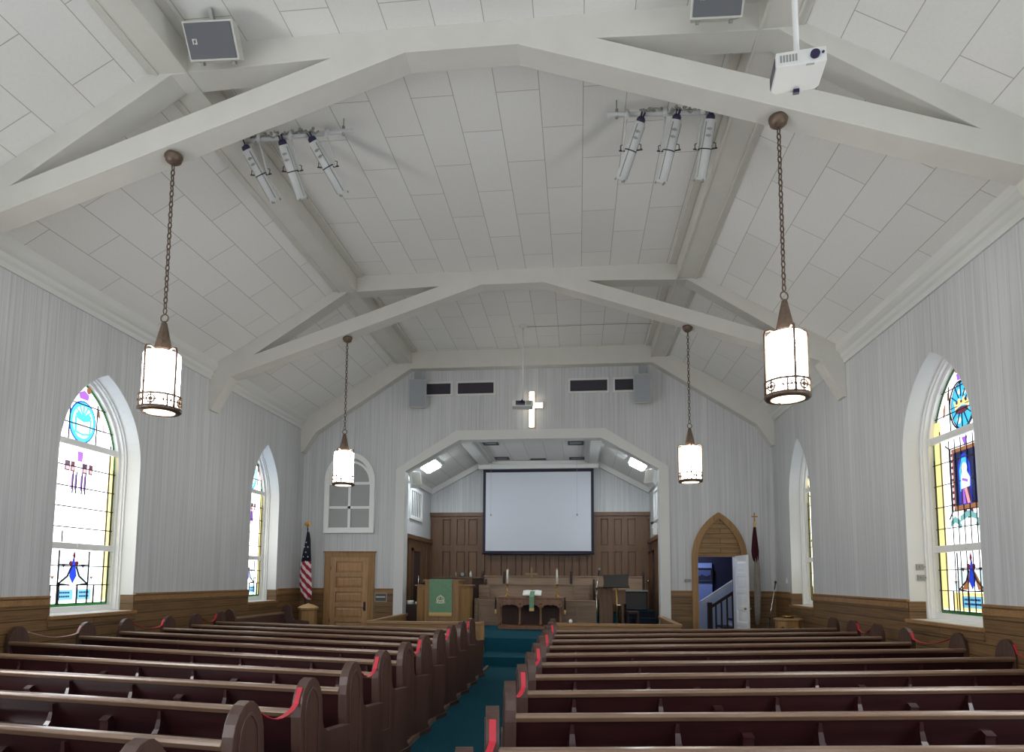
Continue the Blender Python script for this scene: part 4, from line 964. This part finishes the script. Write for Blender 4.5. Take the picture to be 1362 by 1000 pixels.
for (x0, x1, y0, y1), lb in (((-1.38, -.95, 17.85, 18.25), 'dark ceiling vent in the chancel, front one on the pulpit side'), ((1.0, 1.44, 17.92, 18.40), 'dark ceiling vent in the chancel, front one on the piano side'),
                            ((-1.33, -.88, 20.2, 20.55), 'dark ceiling vent in the chancel, rear one on the pulpit side'), ((1.01, 1.48, 20.38, 20.7), 'dark ceiling vent in the chancel, rear one on the piano side'), ((-.22, .27, 20.52, 20.66), 'narrow dark ceiling slot above the middle of the screen')):
    r = thing('ceiling_vent', lb, 'vent', ((x0+x1)/2, (y0+y1)/2, 5.5), 0, 'ceiling vents inside the chancel'); a, b = (x1-x0)/2, (y1-y0)/2
    MB().ring([(-a, -b), (a, -b), (a, b), (-a, b)], [(-a+.05, -b+.04), (a-.05, -b+.04), (a-.05, b-.04), (-a+.05, b-.04)], fXY, -.03, 0).build('vent_frame', VENT, r)
    m = MB().box(-a+.04, a-.04, -b+.04, b-.04, -.012, -.001); m.build('grille', mat('vent_grey', lin(140, 142, 146), .6) if 'slot' not in lb else BLACK, r)
r = thing('shelf_camera', 'small white camera on a bracket inside the chancel arch', 'camera', (3.30, 17.62, 3.08)); MB().box(-.08, .09, -.07, .07, -.02, 0).box(-.05, .05, -.05, .05, -.2, -.02).build('bracket', BRIGHT, r); MB().box(-.06, .06, -.06, .06, 0, .1).build('camera_body', BRIGHT, r, .01); MB().ball((-.07, -.03, .11), .045).build('lens', BLACK, r)

# screen
r = thing('projection_screen', 'white pull-down projection screen with black border above the altar', 'screen', (0, CY-.32, 5.12))
sx = 1.76
MB().box(-sx-.02, sx+.02, 0, .008, -2.62, .1).build('screen_border', mat('screen_black', lin(24, 22, 44), .7), r)
MB().box(-sx+.07, sx-.07, -.006, 0, -2.54, .0).build('screen_cloth', SCREENM, r)
m = MB().box(-1.94, 1.94, -.09, .09, .10, .26); m.build('screen_case', WHITE, r, .02)
MB().tube([(-sx-.02, .004, -2.63), (sx+.02, .004, -2.63)], .022, 8).build('weight_bar', mat('screen_bar', lin(30, 28, 50), .5), r)
for x, z in ((-1.50, 3.75), (1.25, 3.75)):
    m = MB().tube([(x, 20.7, 5.49), (x, 20.7, z)], .004, 4); m.ball((x, 20.7, z-.03), .025, 8, 1.5); tag(m.build('pull_cord', CONTROL), 'thin pull cord hanging before the screen, %s side' % ('pulpit' if x < 0 else 'piano'), 'cord', 'pull cords before the screen')

# choir area
def bench(x0, x1, y, z0, zt, label, posts):
    r = thing('choir_bench', label, 'bench', ((x0+x1)/2, y, z0), 0, 'choir benches behind the table'); h = (x1-x0)/2; cx = (x0+x1)/2; H = zt-z0
    MB().prism([(.10, .35), (.16, H), (.20, H), (.14, .35)], fYZ, -h, h).build('backrest', BROWNH, r)
    MB().box(-h, h, .13, .22, H-.02, H+.02).build('top_rail', BROWNH, r, .006)
    MB().box(-h, h, -.35, .15, .42, .46).build('seat', BROWNH, r)
    for q in posts:
        MB().prism([(-.38, 0), (.24, 0), (.24, H+.05), (.17, H+.16), (.10, H+.05), (.05, .75), (-.36, .68)], fYZ, q-cx-.035, q-cx+.035).build('bench_end', DARKW, r)
struct('floor_riser', MB().box(-1.75, 3.45, 19.55, CY, ZP, ZP+.22), CARPET, 'carpeted riser under the rear choir bench', 'platform')
bench(-1.44, 1.76, 18.85, ZP, 1.53, 'front wooden choir bench behind the communion table', (-1.40, 1.72))
bench(-1.72, 3.30, 20.1, ZP+.22, 1.77, 'rear wooden choir bench below the panelling', (-1.68, -1.0, 1.06, 3.24))
r = thing('choir_screen', 'low panelled oak front of the choir behind the communion table', 'panel', (.14, 17.75, ZP))
m = MB().box(-1.56, 1.62, -.015, .015, 0.01, .65).box(-1.56, 1.62, -.04, .04, 0, .1).box(-1.56, 1.62, -.04, .04, .52, .64)
for k in range(7): m.box(-1.555+.52*k-.0, -1.49+.52*k, -.034, .034, 0.005, .63)
m.build('front_panel', BROWNH, r, .004); MB().box(-1.56, 1.63, -.06, .06, .64, .69).build('cap_rail', BROWNH, r, .006)
MB().box(-1.66, -1.56, -.07, .07, 0, .72).build('end_post', BROWNH, r, .006)
def choir_chair(x, w, y, label):
    r = thing('choir_chair', label, 'chair', (x, y, ZP), 0, 'wooden chairs in the choir')
    MB().box(-w/2, w/2, .18, .21, .52, 1.08).build('backrest', BROWNH, r, .006); MB().box(-w/2, w/2, -.2, .2, .43, .47).build('seat', NAVY, r, .01)
    for a in (-1, 1):
        for b in (-.18, .19): MB().box(a*(w/2-.03)-.018, a*(w/2-.03)+.018, b-.018, b+.018, 0, .46 if b < 0 else .56).build('leg', BROWNH, r)
choir_chair(1.36, .44, 18.2, 'brown wooden choir chair beside the microphone stand')
choir_chair(-1.36, .30, 18.2, 'small brown wooden choir chair beside the organ console')

# communion table and what stands on it
TY, TZ = 16.75, ZP
r = thing('communion_table', 'carved brown communion table with arched bays', 'table', (.07, TY, TZ))
MB().box(-.85, .85, -.34, .34, .76, .80).build('table_top', TABLEW, r, .008)
MB().box(-.80, .80, -.30, .30, .0, .075).box(-.74, .74, -.28, .28, .075, .10).build('base', TABLEW, r, .006)
for x in (-.76, -.25, .27, .76):
    for y in (-.27, .27):
        MB().lathe([(.038, .10), (.038, .16), (.028, .18), (.030, .52), (.04, .54), (.04, .62)], (x, y, 0), 12).build('leg', TABLEW, r)
m = MB()
for y in (-.29, .27): 
    m.box(-.80, .80, y, y+.02, .64, .76)
    for a, b in ((-.73, -.28), (-.22, .24), (.30, .73)):
        c_ = (a+b)/2; pts = [(a, .645), (a, .54), (a+.03, .55), (a+.05, .59), (c_-.06, .615), (c_, .60), (c_+.06, .615), (b-.05, .59), (b-.03, .55), (b, .54), (b, .645)]
        m.prism(pts, fXZ, y, y+.02)
for y0 in range(9): m.box(-.72+.17*y0, -.62+.17*y0, -.296, -.288, .67, .73)
m.build('carved_apron', TABLEW, r)
MB().box(-.74, .74, .05, .07, .1, .64).build('back_panel', DARKW, r)
for s, lb in ((-1, 'organ side'), (1, 'piano side')):
    r = thing('hanging_tassel', 'dark cord with a cream tassel hung at the %s end of the communion table' % lb, 'tassel', (.07+s*.87, TY-.2, TZ+.76), 0, 'tassels at the table ends')
    MB().tube([(s*.005, 0, .04), (0, 0, -.02), (s*.005, 0, -.28)], .018, 8).build('cord', BLACK, r); MB().lathe([(.014, -.26), (.026, -.30), (.03, -.38), (.004, -.385)], n=12).build('tuft', GOLD, r)
def candle(x, label):
    r = thing('candlestick', label, 'candlestick', (x, TY+.02, TZ+.80), 0, 'altar candlesticks')
    MB().lathe([(.085, 0), (.085, .012), (.05, .03), (.022, .06), (.016, .12), (.028, .15), (.014, .18), (.012, .27), (.03, .30), (.045, .335), (.04, .34), (.02, .325)], n=20).build('holder', BRASS, r)
    MB().lathe([(.026, .325), (.026, .69), (.018, .70), (.002, .702)], n=16).build('candle', WAX, r)
    MB().lathe([(.028, .69), (.028, .715), (.008, .725)], n=14).build('brass_follower', BRASS, r)
candle(-.53, 'tall white candle in a brass holder on the table, organ side'); candle(.74, 'tall white candle in a brass holder on the table, piano side')
r = thing('altar_cross', 'brass standing cross at the middle of the communion table', 'cross', (.08, TY+.20, TZ+.80))
MB().box(-.12, .12, -.07, .07, 0, .03).box(-.08, .08, -.05, .05, .03, .06).build('base', CROSSB, r); m = MB().box(-.012, .012, -.010, .010, .06, .46)
m.prism([(-.032, .745), (.032, .745), (.018, .60), (.16, .612), (.16, .548), (.018, .56), (.026, .42), (-.026, .42), (-.018, .56), (-.16, .548), (-.16, .612), (-.018, .60)], fXZ, -.014, .014); m.build('cross', CROSSB, r)
r = thing('bible', 'large open book with white pages on the communion table', 'book', (.11, TY-.02, TZ+.80))
MB().prism([(-.10, 0), (.10, 0), (.12, .10)], fYZ, -.16, .16).build('book_stand', TABLEW, r)
m = MB(); m.X = Matrix.Translation((0, .0, .085)) @ Matrix.Rotation(math.radians(22), 4, 'X'); m.prism([(-.235, .0), (0, .0), (.235, .0), (.235, .02), (.12, .035), (.02, .025), (0, .012), (-.02, .025), (-.12, .035), (-.235, .02)], fXZ, -.15, .15); m.build('pages', PAPER, r)
m = MB(); m.X = Matrix.Translation((0, .0, .078)) @ Matrix.Rotation(math.radians(22), 4, 'X'); m.box(-.245, .245, -.155, .155, -.006, .002); m.build('cover', BLACK, r)
r = thing('bookmark_cloth', 'narrow green cloth with gold fringe hanging over the table front', 'cloth', (.12, TY, TZ+.80)); MB().strip([(0, -.10, .125), (0, -.19, .06), (0, -.352, .012), (0, -.356, -.03), (0, -.354, -.27)], .115, .006, (0, 1, .02)).build('cloth_panel', GREEN, r) if False else None
m = MB(); path = [(.02, .14), (-.16, .075), (-.30, .006), (-.348, .004), (-.353, -.03), (-.353, -.27)]
for (a, z), (b, zz) in zip(path, path[1:]): m.prism([(-.058, 0), (.058, 0), (.058, 1), (-.058, 1)], lambda p, q, d, a=a, z=z, b=b, zz=zz: (p, a+(b-a)*q+(-d if abs(b-a) < .02 else 0), z+(zz-z)*q+(d if abs(b-a) >= .02 else 0)), 0, .006)
m.build('cloth_panel', GREEN, r); MB().box(-.06, .06, -.362, -.352, -.34, -.268).build('fringe', GOLD, r)

# piano, music stand, microphone, steps
r = thing('piano', 'brown upright piano seen from its end beside the music stand', 'piano', (2.02, 17.9, ZP))
MB().box(-.19, .16, -.32, 1.2, 0, 1.02).build('case', BROWN, r, .008); MB().box(-.21, .18, -.34, 1.22, 1.02, 1.055).build('lid', BROWN, r, .006)
MB().box(.16, .50, -.30, 1.18, .60, .72).build('key_bed', BROWN, r, .006); MB().box(.16, .50, -.32, -.28, .60, .98).build('cheek', BROWN, r, .006)
MB().box(.20, .48, -.27, 1.15, .72, .735).build('keys', PAPER, r)
for y in (-.29, 1.12): MB().lathe([(.03, 0), (.04, .1), (.035, .4), (.045, .6)], (.42, y+.03, 0), 12).build('leg', BROWN, r)
MB().box(.14, .17, -.28, 1.16, .05, .6).build('lower_panel', DARKW, r)
r = thing('piano_bench', 'small dark bench in front of the piano', 'bench', (2.70, 17.55, ZP)); MB().box(-.15, .15, -.1, .5, .36, .42).build('seat', DARKW, r, .006)
for a in (-.13, .13):
    for b in (-.07, .46): MB().box(a-.02, a+.02, b-.02, b+.02, 0, .36).build('leg', DARKW, r)
r = thing('carpeted_steps', 'dark blue carpeted steps at the chancel corner below the bench end', 'steps', (2.98, 18.35, ZP)); MB().box(-.36, .42, 0, 1.2, 0, .20).box(-.36, .42, .32, 1.2, .20, .38).build('step', NAVY, r, .01)
m = MB().box(-.355, .415, -.012, .05, .19, .212).box(-.355, .415, .308, .36, .37, .392); m.build('nosing', CARPET, r)
r = thing('black_cabinet', 'dark boxy cabinet with grey top edge above the blue steps', 'cabinet', (2.90, 18.75, ZP+.395)); MB().box(-.32, .30, 0, .3, 0, .52).build('body', NAVY, r, .008); MB().box(-.34, .32, -.02, .32, .52, .56).build('top', CONTROL, r); MB().box(-.29, .27, -.012, 0, .03, .49).build('front_panel', BLACK, r)
r = thing('music_stand', 'black music stand desk on a gold coloured pole', 'music stand', (2.25, 16.95, ZP))
m = MB(); m.X = Matrix.Translation((-.02, 0, 1.22)) @ Matrix.Rotation(math.radians(-16), 4, 'X')
m.prism([(-.33, -.17), (.33, -.17), (.315, -.12), (.31, -.02), (.32, .1), (.335, .17), (.2, .16), (-.2, .155), (-.335, .15), (-.32, .1), (-.31, -.02), (-.315, -.12)], fXZ, 0, .02); m.box(-.33, .33, -.07, 0, -.19, -.165); m.build('desk', BLACK, r)
MB().tube([(0, .03, .06), (0, .03, 1.14)], .022, 10).build('pole', BRASS, r); MB().lathe([(.026, 1.06), (.026, 1.16), (.012, 1.2)], (0, .03, 0), 12).build('collar', CHROME, r); MB().tube([(0, .0, .60), (.1, 0, .60)], .022, 8).build('clamp', CHROME, r)
for k in range(3):
    a = PI/2+k*2*PI/3; MB().tube([(0, .03, .16), (.28*math.cos(a), .03+.28*math.sin(a), .012)], .012, 6).build('leg', BRASS, r)
def mic(loc, base, top, label, black=False, tilt=0):
    r = thing('microphone_stand', label, 'microphone stand', loc, 0, 'microphones on stands'); z1 = base
    MB().lathe([(.13, 0), (.13, .015), (.03, .035)], n=20).build('base', BLACK, r); MB().tube([(0, 0, .03), (0, 0, z1)], .012, 8).build('pole', CHROME if not black else BLACK, r)
    p0 = Vector((0, 0, z1)); p1 = Vector(top); d = (p1-p0).normalized()
    MB().tube([p0-d*.25, p1], .009, 8).build('boom_arm', CHROME, r); MB().ball(p0, .032, 10).build('clutch', BLACK, r)
    R = d.to_track_quat('Z', 'Y').to_matrix(); MB().lathe([(.012, -.02), (.016, .10), (.02, .12)], p1, 12, R).build('microphone', BLACK, r)
    m = MB().lathe([(.02, .12), (.030, .135), (.03, .16), (.018, .18), (.002, .185)], p1, 14, R); m.build('mic_head', CONTROL if not black else BLACK, r)
mic((1.74, 16.95, ZP), 1.02, (.05, 0, 1.36), 'chrome microphone stand beside the piano')
mic((5.78, 16.2, 0), .80, (.13, -.0, 1.50), 'slim microphone stand with dark pole in the corner by the pointed doorway', True)
o = thing('offering_table', 'eight sided carved oak table by the far doorway side window', 'table', (5.80, 14.85, 0))
MB().lathe([(.29, .82), (.31, .84), (.31, .865), (.28, .88)], n=8, ph=PI/8).build('table_top', OAKH, o)
m = MB()
for k in range(8):
    a = 2*PI*k/8; m.X = Matrix.Rotation(a, 4, 'Z') @ Matrix.Translation((.245, 0, 0))
    m.prism([(-.10, .82), (-.10, .30), (-.06, .42), (-.03, .40), (0, .47), (.03, .40), (.06, .42), (.10, .30), (.10, .82)], fYZ, -.012, .012, [circ(0, .66, .05, 10)])
m.build('carved_apron', OAK, o)
for k in range(8):
    a = 2*PI*(k+.5)/8; MB().box(.255*math.cos(a)-.02, .255*math.cos(a)+.02, .255*math.sin(a)-.02, .255*math.sin(a)+.02, 0, .82).build('leg', OAK, o)
tag(MB().lathe([(.05, 0), (.11, .012), (.15, .05), (.145, .052), (.10, .02), (.01, .018)], (5.80, 14.85, .88), 28).build('offering_plate', BRASS), 'shiny brass offering plate on the eight sided table', 'plate')

# ------------------------------------------------------------------ font, flags
r = thing('baptismal_font', 'eight sided wooden font with a pale domed lid below the flag', 'font', (-5.60, 16.3, 0))
MB().lathe([(.20, 0), (.20, .08), (.13, .14), (.13, .42), (.22, .50), (.22, .86), (.25, .88), (.25, .92)], n=8, ph=PI/8).build('body', OAK, r)
MB().lathe([(.26, .92), (.25, .95), (.14, 1.0), (.03, 1.03), (.004, 1.05)], n=24).build('lid', mat('pale_lid', lin(206, 172, 126), .5), r)
def stripes_mat():
    m = mat('flag_stripes', (1,1,1,1), .8); t = NT(m); c = t.n('ShaderNodeTexCoord'); s = t.n('ShaderNodeSeparateXYZ'); t.l(c.outputs['Object'], s.inputs[0])
    a = t.n('ShaderNodeMath', operation='MULTIPLY_ADD'); t.l(s.outputs[0], a.inputs[0]); a.inputs[1].default_value = 1.1; t.l(s.outputs[2], a.inputs[2])
    b = t.n('ShaderNodeMath', operation='MULTIPLY'); t.l(a.outputs[0], b.inputs[0]); b.inputs[1].default_value = 4.6
    f = t.n('ShaderNodeMath', operation='FRACT'); t.l(b.outputs[0], f.inputs[0])
    t.l(t.ramp(f.outputs[0], [(.0, lin(150, 26, 50)), (.53, lin(222, 206, 210))]), t.b.inputs['Base Color'])
    t.b.inputs['Base Color'].links[0].from_node.color_ramp.interpolation = 'CONSTANT'
    return m
def drape(m, prof, n=40, folds=7, amp=.25, sq=.6):
    """hanging cloth: rings of pleats; prof = (z, radius, x offset)"""
    rows = []
    for z, rad, dx in prof:
        q = []
        for k in range(n):
            a = 2*PI*k/n; rr = rad*(1+amp*math.sin(folds*a+z*2.0))
            q.append((dx+rr*math.cos(a), rr*sq*math.sin(a), z))
        rows.append(m._add(q))
    for A, B in zip(rows, rows[1:]):
        for k in range(n): l = (k+1) % n; m.face((A+k, A+l, B+l, B+k), True)
    m.face([rows[0]+k for k in range(n)]); m.face([rows[-1]+k for k in range(n)])
    return m
r = thing('flag', 'furled stars and stripes flag on a pole in the corner by the oak door', 'flag', (-5.86, 16.72, 0), 0, 'flags on poles')
MB().tube([(0, 0, .05), (0, 0, 3.02)], .014, 8).lathe([(.14, 0), (.14, .05), (.04, .09)], n=20).build('pole', OAK, r)
m = MB().ball((0, 0, 3.06), .035); m.prism([(-.10, 3.09), (-.06, 3.17), (0, 3.10), (.06, 3.17), (.10, 3.09), (.03, 3.06), (.02, 3.2), (-.02, 3.2), (-.03, 3.06)], fXZ, -.012, .012); m.build('finial', BRASS, r)
drape(MB(), [(2.9, .03, .015), (2.7, .055, .02), (2.4, .085, .0), (2.12, .11, -.01)]).build('flag_canton', NAVY, r)
NAVY2 = mat('flag_blue', lin(34, 34, 78), .8); r.children[-1].data.materials[0] = NAVY2
m = MB()
for z, x, y in ((2.62, .0, -.055), (2.5, .045, -.055), (2.5, -.045, -.06), (2.36, .0, -.075), (2.24, .06, -.07), (2.24, -.06, -.075)):
    m.prism([(x+(.02 if q % 2 == 0 else .008)*math.sin(2*PI*q/10), z+(.02 if q % 2 == 0 else .008)*math.cos(2*PI*q/10)) for q in range(10)], fXZ, y, y-.012)
m.build('star', PAPER, r)
drape(MB(), [(2.14, .108, -.01), (1.8, .13, -.01), (1.5, .14, .0), (1.3, .12, .03), (1.12, .09, .06)]).build('flag_stripes', stripes_mat(), r)
r = thing('flag', 'furled maroon and white flag on a pole with a cross finial by the pointed doorway', 'flag', (5.63, 16.72, 0), 0, 'flags on poles')
MB().tube([(0, 0, .05), (0, 0, 3.15)], .014, 8).lathe([(.14, 0), (.14, .05), (.04, .09)], n=20).build('pole', OAK, r)
MB().box(-.014, .014, -.012, .012, 3.13, 3.36).box(-.075, .075, -.012, .012, 3.25, 3.28).build('finial', BRASS, r); MB().lathe([(.03, 3.0), (.035, 3.1), (.015, 3.14)], n=12).build('ferrule', GOLD, r)
drape(MB(), [(3.02, .025, 0), (2.75, .05, -.005), (2.4, .075, -.005), (2.25, .065, .0), (2.05, .02, .01)]).build('flag_canton', fabric('flag_maroon', lin(40, 18, 28), lin(78, 34, 44)), r)
drape(MB(), [(2.28, .045, .02), (1.9, .065, .025), (1.4, .07, .02), (.9, .06, .01), (.62, .04, 0)]).build('flag_field', fabric('flag_ivory', lin(112, 104, 98), lin(158, 150, 142)), r)  # white cloth, greyed in colour for the shadow it hangs in

# ------------------------------------------------------------------ light
wd = bpy.data.worlds.new('church_world'); SC.world = wd; wd.use_nodes = True
bg = wd.node_tree.nodes['Background']; bg.inputs[0].default_value = (.93, .96, 1, 1); bg.inputs[1].default_value = .65
L = bpy.data.lights.new('stair_hall_lamp', 'POINT'); L.energy = 26; L.color = (.72, .80, 1); L.shadow_soft_size = .15  # unseen point light, added to brighten the hall in a daylight blue
o = bpy.data.objects.new('stair_hall_lamp', L); COL.objects.link(o); o.location = (4.4, 19.3, 2.7)

# ------------------------------------------------------------------ camera
cd = bpy.data.cameras.new('camera'); co = bpy.data.objects.new('camera', cd); COL.objects.link(co)
cd.sensor_fit = 'HORIZONTAL'; cd.sensor_width = 36; cd.lens = 36*872.1443/1362
cd.shift_y = (688.53-500)/1362; cd.clip_start = .05
co.matrix_world = Matrix.Translation((1.2701, 0, 1.7)) @ Matrix.Rotation(.1005, 4, 'Z') @ Matrix.Rotation(PI/2+.0924, 4, 'X') @ Matrix.Rotation(.0056, 4, 'Z')
SC.camera = co
SC.view_settings.view_transform = 'Standard'; SC.view_settings.look = 'None'; SC.view_settings.gamma = 1
SC.view_settings.use_curve_mapping = False
SC.view_settings.exposure = 1.32
SC.cycles.max_bounces = 8; SC.cycles.diffuse_bounces = 5; SC.cycles.sample_clamp_indirect = 8
